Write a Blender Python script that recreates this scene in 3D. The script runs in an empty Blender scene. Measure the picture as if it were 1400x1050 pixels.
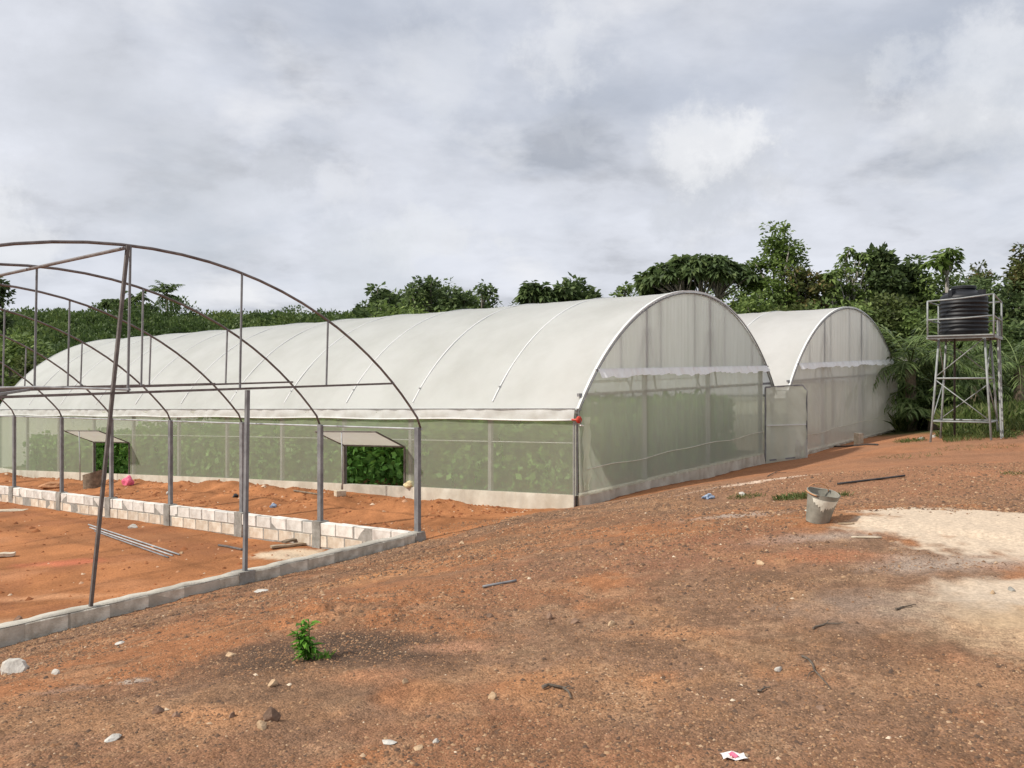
import bpy, bmesh, math, random
import numpy as np
from mathutils import Vector, Matrix
R = math.radians
scene = bpy.context.scene
COL = scene.collection

# ------------------------------------------------------------------ camera
EYE = 1.6
FPX = 1180.0
cam_d = bpy.data.cameras.new("camera")
cam = bpy.data.objects.new("camera", cam_d)
COL.objects.link(cam)
cam.location = (0, 0, EYE)
cam.rotation_euler = (R(90), 0, 0)
cam_d.sensor_width = 36.0
cam_d.lens = 36.0 * FPX / 1400.0
cam_d.clip_start = 0.05
cam_d.clip_end = 6000
scene.camera = cam

# ------------------------------------------------------------------ light
SUN_EL = R(42)
sun_dir = Vector((-0.93, -0.30, 0)).normalized() * math.cos(SUN_EL) + Vector((0, 0, math.sin(SUN_EL)))
sd = bpy.data.lights.new("sun", 'SUN')
sd.energy = 3.6
sd.angle = R(2.2)
sd.color = (1.0, 0.945, 0.86)
sun = bpy.data.objects.new("sun", sd)
COL.objects.link(sun)
sun.rotation_euler = sun_dir.to_track_quat('Z', 'Y').to_euler()

world = bpy.data.worlds.new("World")
scene.world = world
world.use_nodes = True


def build_world():
    nt = world.node_tree
    nt.nodes.clear()
    N, L = nt.nodes.new, nt.links.new
    out = N('ShaderNodeOutputWorld')
    bg = N('ShaderNodeBackground'); bg.inputs['Strength'].default_value = 0.1
    sky = N('ShaderNodeTexSky'); sky.sky_type = 'NISHITA'; sky.sun_disc = False
    sky.sun_elevation = SUN_EL
    sky.sun_rotation = math.atan2(sun_dir.x, sun_dir.y)
    tc = N('ShaderNodeTexCoord')
    sep = N('ShaderNodeSeparateXYZ'); L(tc.outputs['Generated'], sep.inputs[0])
    ab = N('ShaderNodeMath'); ab.operation = 'ABSOLUTE'; L(sep.outputs['Z'], ab.inputs[0])
    ad = N('ShaderNodeMath'); ad.operation = 'ADD'; L(ab.outputs[0], ad.inputs[0]); ad.inputs[1].default_value = 0.26
    cmb = N('ShaderNodeCombineXYZ')
    for a, s in (('X', 0), ('Y', 1)):
        dv = N('ShaderNodeMath'); dv.operation = 'DIVIDE'
        L(sep.outputs[a], dv.inputs[0]); L(ad.outputs[0], dv.inputs[1]); L(dv.outputs[0], cmb.inputs[s])
    mp = N('ShaderNodeMapping'); mp.inputs['Location'].default_value = (3.1, 7.7, 0.4)
    mp.inputs['Scale'].default_value = (1.0, 1.0, 1.0)
    L(cmb.outputs[0], mp.inputs[0])

    def noise(scale, detail, rough, dist, off):
        m = N('ShaderNodeMapping'); m.inputs['Location'].default_value = off
        L(mp.outputs[0], m.inputs[0])
        n = N('ShaderNodeTexNoise'); n.inputs['Scale'].default_value = scale
        n.inputs['Detail'].default_value = detail; n.inputs['Roughness'].default_value = rough
        n.inputs['Distortion'].default_value = dist
        L(m.outputs[0], n.inputs['Vector'])
        return n

    def ramp(src, stops):
        r = N('ShaderNodeValToRGB'); e = r.color_ramp.elements
        e[0].position, e[0].color = stops[0][0], stops[0][1]
        e[1].position, e[1].color = stops[-1][0], stops[-1][1]
        for p, c in stops[1:-1]:
            k = e.new(p); k.color = c
        L(src, r.inputs[0])
        return r

    def mix(a, b, f, mode='MIX'):
        m = N('ShaderNodeMix'); m.data_type = 'RGBA'; m.blend_type = mode
        if isinstance(f, float): m.inputs['Factor'].default_value = f
        else: L(f, m.inputs['Factor'])
        for s, v in ((6, a), (7, b)):
            if isinstance(v, tuple): m.inputs[s].default_value = v
            else: L(v, m.inputs[s])
        return m.outputs[2]

    g = lambda v: (v, v, v, 1)
    n1 = noise(0.95, 9, 0.56, 0.2, (0, 0, 0))
    n2 = noise(3.0, 10, 0.56, 0.1, (5.2, 1.3, 2.0))
    n3 = noise(1.9, 9, 0.55, 0.1, (-3.0, 4.0, 7.0))
    # wide grey to pale variation of the cloud deck
    r1 = ramp(n1.outputs['Fac'], [(0.34, (4.75, 5.0, 5.6, 1)), (0.47, (5.9, 6.12, 6.7, 1)), (0.64, (6.75, 6.92, 7.5, 1))])
    # dark scud and bright puffs
    r2 = ramp(n2.outputs['Fac'], [(0.34, g(0.74)), (0.45, g(0.97)), (0.60, g(1.10))])
    c1 = mix(r1.outputs[0], r2.outputs[0], 0.85, 'MULTIPLY')
    puff = ramp(n3.outputs['Fac'], [(0.57, g(0)), (0.72, g(0.9))])
    c2 = mix(c1, (7.6, 7.65, 7.9, 1), puff.outputs[0])
    # a few separate cumulus heads standing out of the deck, grey below
    nd = N('ShaderNodeTexNoise'); nd.inputs['Scale'].default_value = 11.0; nd.inputs['Detail'].default_value = 9
    nd.inputs['Roughness'].default_value = 0.68
    L(tc.outputs['Generated'], nd.inputs['Vector'])
    nsub = N('ShaderNodeVectorMath'); nsub.operation = 'SUBTRACT'; L(nd.outputs['Color'], nsub.inputs[0]); nsub.inputs[1].default_value = (0.5, 0.5, 0.5)
    nsc = N('ShaderNodeVectorMath'); nsc.operation = 'SCALE'; L(nsub.outputs[0], nsc.inputs[0]); nsc.inputs['Scale'].default_value = 0.20
    nadd = N('ShaderNodeVectorMath'); nadd.operation = 'ADD'; L(tc.outputs['Generated'], nadd.inputs[0]); L(nsc.outputs[0], nadd.inputs[1])
    for (px, py, rad, colr, k) in ((985, 245, 0.085, (4.7, 4.9, 5.3, 1), 0.75), (978, 200, 0.062, (7.9, 7.95, 8.1, 1), 0.9), (1020, 180, 0.04, (8.0, 8.05, 8.2, 1), 0.7), (1385, 110, 0.075, (8.2, 8.2, 8.3, 1), 0.9),
                                   (1340, 175, 0.060, (5.0, 5.2, 5.6, 1), 0.6), (770, 60, 0.050, (7.6, 7.7, 7.9, 1), 0.6), (560, 320, 0.055, (7.2, 7.35, 7.6, 1), 0.7), (640, 330, 0.040, (7.2, 7.3, 7.5, 1), 0.6),
                                   (20, 300, 0.055, (7.7, 7.8, 8.0, 1), 0.8), (460, 250, 0.040, (6.9, 7.0, 7.3, 1), 0.6), (380, 225, 0.05, (4.6, 4.8, 5.2, 1), 0.6), (150, 190, 0.12, (4.9, 5.1, 5.5, 1), 0.5),
                                   (1150, 130, 0.07, (5.2, 5.4, 5.8, 1), 0.6), (1235, 105, 0.045, (7.4, 7.5, 7.7, 1), 0.6), (790, 180, 0.03, (5.0, 5.2, 5.6, 1), 0.6),
                                   (600, 90, 0.07, (6.9, 7.05, 7.4, 1), 0.6), (500, 370, 0.08, (5.1, 5.4, 5.75, 1), 0.5), (280, 300, 0.09, (5.2, 5.45, 5.85, 1), 0.5)):
        d0 = Vector(((px - 700) / 1180.0, 1.0, (525 - py) / 1180.0)).normalized()
        sb = N('ShaderNodeVectorMath'); sb.operation = 'DISTANCE'; L(nadd.outputs[0], sb.inputs[0]); sb.inputs[1].default_value = d0
        mr_ = N('ShaderNodeMapRange'); mr_.interpolation_type = 'SMOOTHERSTEP'
        mr_.inputs['From Min'].default_value = rad * 1.25; mr_.inputs['From Max'].default_value = rad * 0.25
        mr_.inputs['To Min'].default_value = 0; mr_.inputs['To Max'].default_value = k * 0.75
        L(sb.outputs['Value'], mr_.inputs['Value'])
        c2 = mix(c2, colr, mr_.outputs[0])
    # thin gaps in which the blue of the sky is felt
    gap = ramp(n1.outputs['Fac'], [(0.30, g(0.2)), (0.45, g(0.03))])
    c3 = mix(c2, sky.outputs[0], gap.outputs[0])
    L(c3, bg.inputs['Color'])
    L(bg.outputs[0], out.inputs['Surface'])


build_world()
vs = scene.view_settings
vs.view_transform = 'Standard'
vs.look = 'None'
vs.exposure = 0.24
vs.gamma = 1.0
vs.use_curve_mapping = False
scene.cycles.transparent_max_bounces = 24
scene.cycles.max_bounces = 8

# ------------------------------------------------------------------ helpers
rng = np.random.default_rng(11)
random.seed(5)


def vnoise(x, y, seed=0):
    xi = np.floor(x).astype(np.int64); yi = np.floor(y).astype(np.int64)
    xf = x - xi; yf = y - yi

    def h(a, b):
        n = (a * 374761393 + b * 668265263 + seed * 974711) & 0x7fffffff
        n = ((n ^ (n >> 13)) * 1274126177) & 0x7fffffff
        return ((n ^ (n >> 16)) & 0xffff) / 65535.0
    u = xf * xf * (3 - 2 * xf); w = yf * yf * (3 - 2 * yf)
    a = h(xi, yi) * (1 - u) + h(xi + 1, yi) * u
    b = h(xi, yi + 1) * (1 - u) + h(xi + 1, yi + 1) * u
    return a * (1 - w) + b * w


def fbm(x, y, scale, octv=4, seed=0, gain=0.5):
    x = np.asarray(x, float) * scale; y = np.asarray(y, float) * scale
    s = 0.0; a = 1.0; t = 0.0
    for i in range(octv):
        s = s + a * vnoise(x + 17.3 * i, y - 9.1 * i, seed + i * 7)
        t += a; a *= gain; x = x * 2.03; y = y * 2.03
    return s / t


def sstep(a, b, x):
    t = np.clip((x - a) / (b - a), 0, 1)
    return t * t * (3 - 2 * t)


class MB:
    """collects shapes into one mesh"""

    def __init__(self):
        self.v = []; self.f = []

    def add(self, vs_, fs):
        o = len(self.v)
        self.v.extend([tuple(p) for p in vs_])
        self.f.extend([tuple(i + o for i in f) for f in fs])
        return self

    def box(self, c, s, M=None, ch=0.0):
        x, y, z = (k / 2 for k in s)
        pts = [Vector((sx * x, sy * y, sz * z)) for sx in (-1, 1) for sy in (-1, 1) for sz in (-1, 1)]
        if M is not None: pts = [M @ p for p in pts]
        pts = [p + Vector(c) for p in pts]
        return self.add(pts, [(0, 1, 3, 2), (4, 6, 7, 5), (0, 4, 5, 1), (2, 3, 7, 6), (0, 2, 6, 4), (1, 5, 7, 3)])

    def bar(self, p0, p1, w, h=None, up=(0, 0, 1)):
        h = h or w
        p0 = Vector(p0); p1 = Vector(p1)
        d = (p1 - p0).normalized(); up = Vector(up)
        if abs(d.dot(up)) > 0.95: up = Vector((0.63, 0.78, 0))
        sx = d.cross(up).normalized(); sy = sx.cross(d)
        pts = [p + sx * a * w / 2 + sy * b * h / 2 for p in (p0, p1) for a, b in ((-1, -1), (1, -1), (1, 1), (-1, 1))]
        return self.add(pts, [(3, 2, 1, 0), (4, 5, 6, 7), (0, 1, 5, 4), (1, 2, 6, 5), (2, 3, 7, 6), (3, 0, 4, 7)])

    def tube(self, pts, r, n=8, cap=True):
        pts = [Vector(p) for p in pts]
        rs = r if isinstance(r, (list, tuple)) else [r] * len(pts)
        prev = None; V_ = []; F_ = []
        for i, p in enumerate(pts):
            d = (pts[min(i + 1, len(pts) - 1)] - pts[max(i - 1, 0)]).normalized()
            if prev is None:
                a = Vector((0, 0, 1)) if abs(d.z) < 0.9 else Vector((1, 0, 0))
                sx = d.cross(a).normalized()
            else:
                sx = (prev - d * prev.dot(d)).normalized()
            sy = d.cross(sx); prev = sx
            for k in range(n):
                t = 2 * math.pi * k / n
                V_.append(p + (sx * math.cos(t) + sy * math.sin(t)) * rs[i])
        for i in range(len(pts) - 1):
            for k in range(n):
                a = i * n + k; b = i * n + (k + 1) % n
                F_.append((a, b, b + n, a + n))
        if cap:
            F_.append(tuple(range(n))[::-1])
            F_.append(tuple(range((len(pts) - 1) * n, len(pts) * n)))
        return self.add(V_, F_)

    def lathe(self, prof, c=(0, 0, 0), n=32):
        V_ = []; F_ = []
        for (r, z) in prof:
            for k in range(n):
                t = 2 * math.pi * k / n
                V_.append((c[0] + r * math.cos(t), c[1] + r * math.sin(t), c[2] + z))
        for i in range(len(prof) - 1):
            for k in range(n):
                a = i * n + k; b = i * n + (k + 1) % n
                F_.append((a, b, b + n, a + n))
        return self.add(V_, F_)

    def grid(self, P):
        nu, nv = len(P), len(P[0])
        V_ = [p for row in P for p in row]
        F_ = [(i * nv + j, (i + 1) * nv + j, (i + 1) * nv + j + 1, i * nv + j + 1) for i in range(nu - 1) for j in range(nv - 1)]
        return self.add(V_, F_)

    def build(self, name, mat, parent=None, smooth=False, loc=None):
        me = bpy.data.meshes.new(name)
        me.from_pydata(self.v, [], self.f)
        if smooth: me.polygons.foreach_set('use_smooth', [True] * len(me.polygons))
        me.materials.append(mat)
        me.update()
        return link(name, me, parent, loc)


def link(name, me, parent=None, loc=None):
    o = bpy.data.objects.new(name, me)
    COL.objects.link(o)
    if parent is not None:
        o.parent = parent
        # children are modelled in world space: undo the (translation only) parent transform
        o.matrix_parent_inverse = Matrix.Translation(-Vector(parent.location)) if parent.parent is None else Matrix.Identity(4)
        if parent.parent is not None:
            o.matrix_parent_inverse = Matrix.Identity(4)
    if loc is not None: o.location = loc
    return o


def empty(name, loc):
    o = bpy.data.objects.new(name, None)
    COL.objects.link(o); o.location = loc; o.empty_display_size = 0.2
    return o


def tag(o, label=None, cat=None, group=None, kind=None):
    if label: o['label'] = label
    if cat: o['category'] = cat
    if group: o['group'] = group
    if kind: o['kind'] = kind
    return o


def mesh_np(name, verts, quads, mat, attrs=None, parent=None, smooth=False):
    """fast mesh of quads (n,4) or tris (n,3) from numpy, with face float attributes"""
    verts = np.ascontiguousarray(verts, np.float32); quads = np.ascontiguousarray(quads, np.int32)
    k = quads.shape[1]
    me = bpy.data.meshes.new(name)
    me.vertices.add(len(verts)); me.vertices.foreach_set('co', verts.ravel())
    me.loops.add(quads.size); me.loops.foreach_set('vertex_index', quads.ravel())
    me.polygons.add(len(quads)); me.polygons.foreach_set('loop_start', np.arange(0, quads.size, k, dtype=np.int32))
    if smooth: me.polygons.foreach_set('use_smooth', np.ones(len(quads), bool))
    for nm, (dom, typ, arr) in (attrs or {}).items():
        a = me.attributes.new(nm, typ, dom)
        a.data.foreach_set('color' if typ == 'FLOAT_COLOR' else 'value', np.ascontiguousarray(arr, np.float32).ravel())
    me.materials.append(mat)
    me.update(calc_edges=True); me.validate()
    return link(name, me, parent)


# ------------------------------------------------------------------ materials
def new_mat(name):
    m = bpy.data.materials.new(name); m.use_nodes = True
    nt = m.node_tree
    b = nt.nodes['Principled BSDF']
    return m, nt, b


def srgb(r, g, b):
    f = lambda c: (c / 255 / 12.92) if c <= 10 else ((c / 255 + 0.055) / 1.055) ** 2.4
    return (f(r), f(g), f(b), 1)


def noisy_mat(name, c1, c2, scale=8.0, rough=0.8, bump=0.1, metal=0.0, bscale=None, detail=6, lo=0.35, hi=0.65, obj_var=0.0, spec=0.3):
    m, nt, b = new_mat(name)
    N, L = nt.nodes.new, nt.links.new
    tc = N('ShaderNodeTexCoord')
    n = N('ShaderNodeTexNoise'); n.inputs['Scale'].default_value = scale; n.inputs['Detail'].default_value = detail
    n.inputs['Roughness'].default_value = 0.62
    L(tc.outputs['Object'], n.inputs['Vector'])
    r = N('ShaderNodeValToRGB'); e = r.color_ramp.elements
    e[0].position = lo; e[0].color = (*c1[:3], 1); e[1].position = hi; e[1].color = (*c2[:3], 1)
    L(n.outputs['Fac'], r.inputs[0])
    col = r.outputs[0]
    if obj_var:
        oi = N('ShaderNodeObjectInfo')
        mr = N('ShaderNodeMapRange'); mr.inputs['To Min'].default_value = 1 - obj_var; mr.inputs['To Max'].default_value = 1 + obj_var * 0.6
        L(oi.outputs['Random'], mr.inputs['Value'])
        mx = N('ShaderNodeMix'); mx.data_type = 'RGBA'; mx.blend_type = 'MULTIPLY'; mx.inputs['Factor'].default_value = 1
        L(col, mx.inputs[6]); L(mr.outputs[0], mx.inputs[7]); col = mx.outputs[2]
    L(col, b.inputs['Base Color'])
    b.inputs['Roughness'].default_value = rough; b.inputs['Metallic'].default_value = metal
    b.inputs['Specular IOR Level'].default_value = spec
    if bump:
        n2 = N('ShaderNodeTexNoise'); n2.inputs['Scale'].default_value = bscale or scale * 4; n2.inputs['Detail'].default_value = 5
        L(tc.outputs['Object'], n2.inputs['Vector'])
        bp = N('ShaderNodeBump'); bp.inputs['Strength'].default_value = bump; bp.inputs['Distance'].default_value = 0.02
        L(n2.outputs['Fac'], bp.inputs['Height']); L(bp.outputs[0], b.inputs['Normal'])
    return m


def leaf_mat(name, dark, mid, light, trans=0.35, rough=0.55):
    m, nt, b = new_mat(name)
    N, L = nt.nodes.new, nt.links.new
    at = N('ShaderNodeAttribute'); at.attribute_name = 'rnd'
    r = N('ShaderNodeValToRGB'); e = r.color_ramp.elements
    e[0].position = 0.0; e[0].color = (*dark, 1); e[1].position = 1.0; e[1].color = (*light, 1)
    k = e.new(0.55); k.color = (*mid, 1)
    L(at.outputs['Fac'], r.inputs[0]); L(r.outputs[0], b.inputs['Base Color'])
    b.inputs['Roughness'].default_value = rough; b.inputs['Specular IOR Level'].default_value = 0.25
    t = N('ShaderNodeBsdfTranslucent'); L(r.outputs[0], t.inputs['Color'])
    mx = N('ShaderNodeMixShader'); mx.inputs[0].default_value = trans
    out = nt.nodes['Material Output']
    L(b.outputs[0], mx.inputs[1]); L(t.outputs[0], mx.inputs[2]); L(mx.outputs[0], out.inputs['Surface'])
    return m


def film_mat(name, c, dirt, transp, transl, rough=0.35, streak=True, nscale=3.0, stretch=(1, 1, 1)):
    """polythene or net: part see-through, part diffuse, part translucent"""
    m, nt, b = new_mat(name)
    N, L = nt.nodes.new, nt.links.new
    tc = N('ShaderNodeTexCoord')
    mp = N('ShaderNodeMapping'); mp.inputs['Scale'].default_value = stretch; L(tc.outputs['Object'], mp.inputs[0])
    n = N('ShaderNodeTexNoise'); n.inputs['Scale'].default_value = nscale; n.inputs['Detail'].default_value = 7
    n.inputs['Roughness'].default_value = 0.6
    L(mp.outputs[0], n.inputs['Vector'])
    r = N('ShaderNodeValToRGB'); e = r.color_ramp.elements
    e[0].position = 0.32; e[0].color = (*dirt, 1); e[1].position = 0.62; e[1].color = (*c, 1)
    L(n.outputs['Fac'], r.inputs[0])
    L(r.outputs[0], b.inputs['Base Color'])
    b.inputs['Roughness'].default_value = rough; b.inputs['Specular IOR Level'].default_value = 0.35
    t = N('ShaderNodeBsdfTranslucent'); L(r.outputs[0], t.inputs['Color'])
    m1 = N('ShaderNodeMixShader'); m1.inputs[0].default_value = transl
    L(b.outputs[0], m1.inputs[1]); L(t.outputs[0], m1.inputs[2])
    tr = N('ShaderNodeBsdfTransparent')
    m2 = N('ShaderNodeMixShader'); m2.inputs[0].default_value = transp
    mr = N('ShaderNodeMapRange'); mr.inputs['From Min'].default_value = 0.3; mr.inputs['From Max'].default_value = 0.7
    mr.inputs['To Min'].default_value = max(transp - 0.07, 0); mr.inputs['To Max'].default_value = transp + 0.05
    L(n.outputs['Fac'], mr.inputs['Value'])
    if transp > 0: L(mr.outputs[0], m2.inputs[0])
    L(m1.outputs[0], m2.inputs[1]); L(tr.outputs[0], m2.inputs[2])
    L(m2.outputs[0], nt.nodes['Material Output'].inputs['Surface'])
    n2 = N('ShaderNodeTexNoise'); n2.inputs['Scale'].default_value = 1.6; n2.inputs['Detail'].default_value = 4
    L(mp.outputs[0], n2.inputs['Vector'])
    bp = N('ShaderNodeBump'); bp.inputs['Strength'].default_value = 0.25 if transp or name != 'roof_film' else 0.45; bp.inputs['Distance'].default_value = 0.06
    L(n2.outputs['Fac'], bp.inputs['Height']); L(bp.outputs[0], b.inputs['Normal'])
    return m


M = {}
M['roof_film'] = film_mat('roof_film', (0.83, 0.832, 0.80), (0.72, 0.72, 0.68), 0.0, 0.50, 0.38, nscale=0.7)
M['end_film'] = film_mat('end_film', (0.94, 0.95, 0.92), (0.85, 0.86, 0.82), 0.0, 0.72, 0.4, nscale=2.2, stretch=(3, 3, 0.25))
M['hem_film'] = film_mat('hem_film', (0.95, 0.95, 0.94), (0.90, 0.90, 0.88), 0.0, 0.25, 0.4, nscale=3)
M['curtain_film'] = film_mat('curtain_film', (0.80, 0.80, 0.77), (0.68, 0.67, 0.62), 0.0, 0.4, 0.4, nscale=3)
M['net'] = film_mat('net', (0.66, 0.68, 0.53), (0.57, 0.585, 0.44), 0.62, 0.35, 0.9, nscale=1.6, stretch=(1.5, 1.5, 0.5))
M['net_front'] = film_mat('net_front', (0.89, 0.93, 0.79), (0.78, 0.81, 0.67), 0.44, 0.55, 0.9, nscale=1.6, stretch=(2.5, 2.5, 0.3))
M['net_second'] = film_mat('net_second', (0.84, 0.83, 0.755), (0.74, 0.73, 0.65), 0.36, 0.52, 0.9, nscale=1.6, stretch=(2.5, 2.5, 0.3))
M['net_door'] = film_mat('net_door', (0.76, 0.79, 0.66), (0.62, 0.64, 0.52), 0.20, 0.35, 0.9, nscale=2, stretch=(1, 1, 1))
M['skirt'] = film_mat('skirt', (0.64, 0.60, 0.50), (0.48, 0.43, 0.34), 0.0, 0.12, 0.7, nscale=2.5)
M['film_strip'] = noisy_mat('film_strip', (0.66, 0.665, 0.645), (0.72, 0.725, 0.705), 6, 0.4, 0.0)
M['rib_strip'] = noisy_mat('rib_strip', (0.64, 0.65, 0.62), (0.74, 0.75, 0.72), 6, 0.4, 0.0)
M['steel'] = noisy_mat('steel', (0.155, 0.155, 0.16), (0.26, 0.262, 0.265), 5, 0.55, 0.08, metal=0.0, obj_var=0.15)
M['rusty_steel'] = noisy_mat('rusty_steel', (0.125, 0.10, 0.09), (0.23, 0.205, 0.195), 7, 0.6, 0.1, metal=0.1, obj_var=0.15)
M['brown_steel'] = noisy_mat('brown_steel', (0.095, 0.080, 0.072), (0.17, 0.150, 0.138), 9, 0.55, 0.1, metal=0.1)
M['galv'] = noisy_mat('galv', (0.31, 0.325, 0.325), (0.46, 0.475, 0.47), 6, 0.5, 0.05, metal=0.0, obj_var=0.1)
M['block'] = noisy_mat('block', (0.56, 0.52, 0.46), (0.78, 0.75, 0.69), 5, 0.95, 0.35, bscale=60, obj_var=0.14, lo=0.3, hi=0.6)
M['block_stained'] = noisy_mat('block_stained', (0.48, 0.37, 0.26), (0.72, 0.65, 0.54), 4, 0.95, 0.35, bscale=60, obj_var=0.14, lo=0.3, hi=0.6)
M['block_grey'] = noisy_mat('block_grey', (0.34, 0.30, 0.235), (0.72, 0.68, 0.58), 4.5, 0.95, 0.4, bscale=60, obj_var=0.16, lo=0.32, hi=0.62)
M['mortar'] = noisy_mat('mortar', (0.22, 0.21, 0.185), (0.36, 0.345, 0.31), 7, 0.95, 0.4, bscale=50)
M['concrete'] = noisy_mat('concrete', (0.38, 0.35, 0.29), (0.56, 0.52, 0.44), 3, 0.95, 0.3, bscale=40)
M['bark'] = noisy_mat('bark', (0.10, 0.085, 0.07), (0.26, 0.23, 0.19), 4, 0.9, 0.3)
M['bark_pale'] = noisy_mat('bark_pale', (0.22, 0.20, 0.17), (0.40, 0.37, 0.33), 4, 0.9, 0.3)
M['leaf_dark'] = leaf_mat('leaf_dark', (0.0656, 0.0982, 0.0376), (0.1115, 0.162, 0.0595), (0.1968, 0.2455, 0.0875))
M['leaf_mid'] = leaf_mat('leaf_mid', (0.102, 0.1499, 0.045), (0.1821, 0.2564, 0.0764), (0.328, 0.4091, 0.1179))
M['leaf_bright'] = leaf_mat('leaf_bright', (0.0814, 0.1272, 0.0303), (0.1484, 0.2207, 0.0505), (0.2752, 0.346, 0.0909))
M['leaf_rust'] = leaf_mat('leaf_rust', (0.0704, 0.0938, 0.0301), (0.129, 0.1454, 0.0473), (0.2815, 0.1759, 0.0752))
M['leaf_olive'] = leaf_mat('leaf_olive', (0.06, 0.0828, 0.0231), (0.108, 0.138, 0.0396), (0.18, 0.207, 0.0743))
M['palm_leaf'] = leaf_mat('palm_leaf', (0.0724, 0.1124, 0.0343), (0.1327, 0.1957, 0.0587), (0.2895, 0.3444, 0.1467), rough=0.42)
M['crop'] = leaf_mat('crop', (0.0833, 0.2009, 0.0425), (0.1442, 0.3156, 0.0664), (0.2723, 0.502, 0.1061), trans=0.3)
M['seedling'] = leaf_mat('seedling', (0.0607, 0.169, 0.018), (0.1148, 0.286, 0.03), (0.216, 0.429, 0.06), trans=0.3)
M['grass'] = leaf_mat('grass', (0.05, 0.075, 0.016), (0.085, 0.125, 0.028), (0.17, 0.18, 0.07), trans=0.3)
M['dry_grass'] = leaf_mat('dry_grass', (0.10, 0.10, 0.03), (0.16, 0.14, 0.05), (0.24, 0.19, 0.09), trans=0.2)
M['hill_leaf'] = leaf_mat('hill_leaf', (0.0511, 0.0861, 0.0264), (0.0892, 0.1385, 0.0396), (0.17, 0.223, 0.0661))
M['black_plastic'] = noisy_mat('black_plastic', (0.008, 0.009, 0.011), (0.015, 0.016, 0.019), 4, 0.5, 0.03, spec=0.35)
M['stand'] = noisy_mat('stand', (0.23, 0.245, 0.24), (0.36, 0.375, 0.365), 6, 0.5, 0.05, obj_var=0.1)
M['pipe_black'] = noisy_mat('pipe_black', (0.03, 0.028, 0.028), (0.06, 0.055, 0.055), 8, 0.5, 0.05)
M['bucket'] = noisy_mat('bucket', (0.20, 0.19, 0.155), (0.31, 0.295, 0.245), 8, 0.75, 0.12, bscale=30)
M['bucket_in'] = noisy_mat('bucket_in', (0.50, 0.47, 0.38), (0.72, 0.70, 0.60), 8, 0.9, 0.2)
M['rust'] = noisy_mat('rust', (0.38, 0.17, 0.08), (0.52, 0.28, 0.14), 20, 0.8, 0.1)
M['red_plastic'] = noisy_mat('red_plastic', (0.42, 0.035, 0.02), (0.55, 0.06, 0.03), 20, 0.45, 0.0)
M['white_plastic'] = noisy_mat('white_plastic', (0.75, 0.74, 0.70), (0.85, 0.84, 0.80), 12, 0.5, 0.05)
M['pink'] = noisy_mat('pink', (0.70, 0.10, 0.19), (0.82, 0.20, 0.30), 25, 0.5, 0.3)
M['blue'] = noisy_mat('blue', (0.10, 0.17, 0.30), (0.42, 0.50, 0.60), 30, 0.5, 0.3)
M['wood'] = noisy_mat('wood', (0.26, 0.19, 0.12), (0.42, 0.33, 0.23), 10, 0.85, 0.25)
M['wood_pale'] = noisy_mat('wood_pale', (0.46, 0.38, 0.27), (0.62, 0.54, 0.42), 10, 0.85, 0.2)
M['wood_dark'] = noisy_mat('wood_dark', (0.13, 0.10, 0.07), (0.26, 0.20, 0.14), 12, 0.9, 0.25)
M['stick'] = noisy_mat('stick', (0.07, 0.055, 0.04), (0.17, 0.14, 0.11), 25, 0.9, 0.3)
M['stone_pale'] = noisy_mat('stone_pale', (0.42, 0.39, 0.34), (0.60, 0.57, 0.51), 12, 0.95, 0.4, bscale=50)
M['stone_tan'] = noisy_mat('stone_tan', (0.38, 0.25, 0.15), (0.58, 0.42, 0.26), 15, 0.95, 0.4, bscale=50, obj_var=0.2)
M['stone_brown'] = noisy_mat('stone_brown', (0.15, 0.095, 0.065), (0.30, 0.19, 0.13), 15, 0.95, 0.4, bscale=50, obj_var=0.25)
M['paper'] = noisy_mat('paper', (0.72, 0.68, 0.62), (0.84, 0.82, 0.78), 30, 0.8, 0.1)
M['foam'] = noisy_mat('foam', (0.62, 0.52, 0.28), (0.75, 0.66, 0.42), 20, 0.9, 0.3)
M['lime'] = noisy_mat('lime', (0.56, 0.47, 0.34), (0.76, 0.70, 0.57), 9, 0.95, 0.3, bscale=40)
M['shed'] = noisy_mat('shed', (0.06, 0.03, 0.022), (0.12, 0.055, 0.04), 5, 0.8, 0.2)
M['shed_wall'] = noisy_mat('shed_wall', (0.16, 0.15, 0.13), (0.28, 0.26, 0.23), 5, 0.9, 0.2)
M['rope'] = noisy_mat('rope', (0.60, 0.57, 0.47), (0.72, 0.69, 0.60), 30, 0.8, 0.0)
M['net_fold'] = film_mat('net_fold', (0.80, 0.78, 0.72), (0.70, 0.68, 0.61), 0.22, 0.55, 0.9, nscale=3)

# ------------------------------------------------------------------ layout axes
A1 = R(38.8)
U = Vector((math.sin(A1), math.cos(A1), 0))
V = Vector((-math.cos(A1), math.sin(A1), 0))
G1O = Vector(((788 - 700) / FPX * 16.3, 16.3, 0))     # near left corner of the finished greenhouse
FO = Vector(((581 - 700) / FPX * 13.4, 13.4, 0))      # right corner of the bare frame
SU = -U                                               # frame: s runs from that corner to the left
WID = 9.6
A2 = R(41)
U2 = Vector((math.sin(A2), math.cos(A2), 0))
V2 = Vector((-math.cos(A2), math.sin(A2), 0))
G2O = Vector((10.85, 27.8, 0)) - U2 * 4.8


def PX(px, py, d):
    return Vector(((px - 700) / FPX * d, d, EYE + (525 - py) * d / FPX))


def v_of_px(O, px):
    r = (px - 700) / FPX
    return (O.x - O.y * r) / (-V.x + V.y * r)


# ------------------------------------------------------------------ terrain
CP = []


def cp(px, py, d): CP.append(tuple(PX(px, py, d)))


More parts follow.
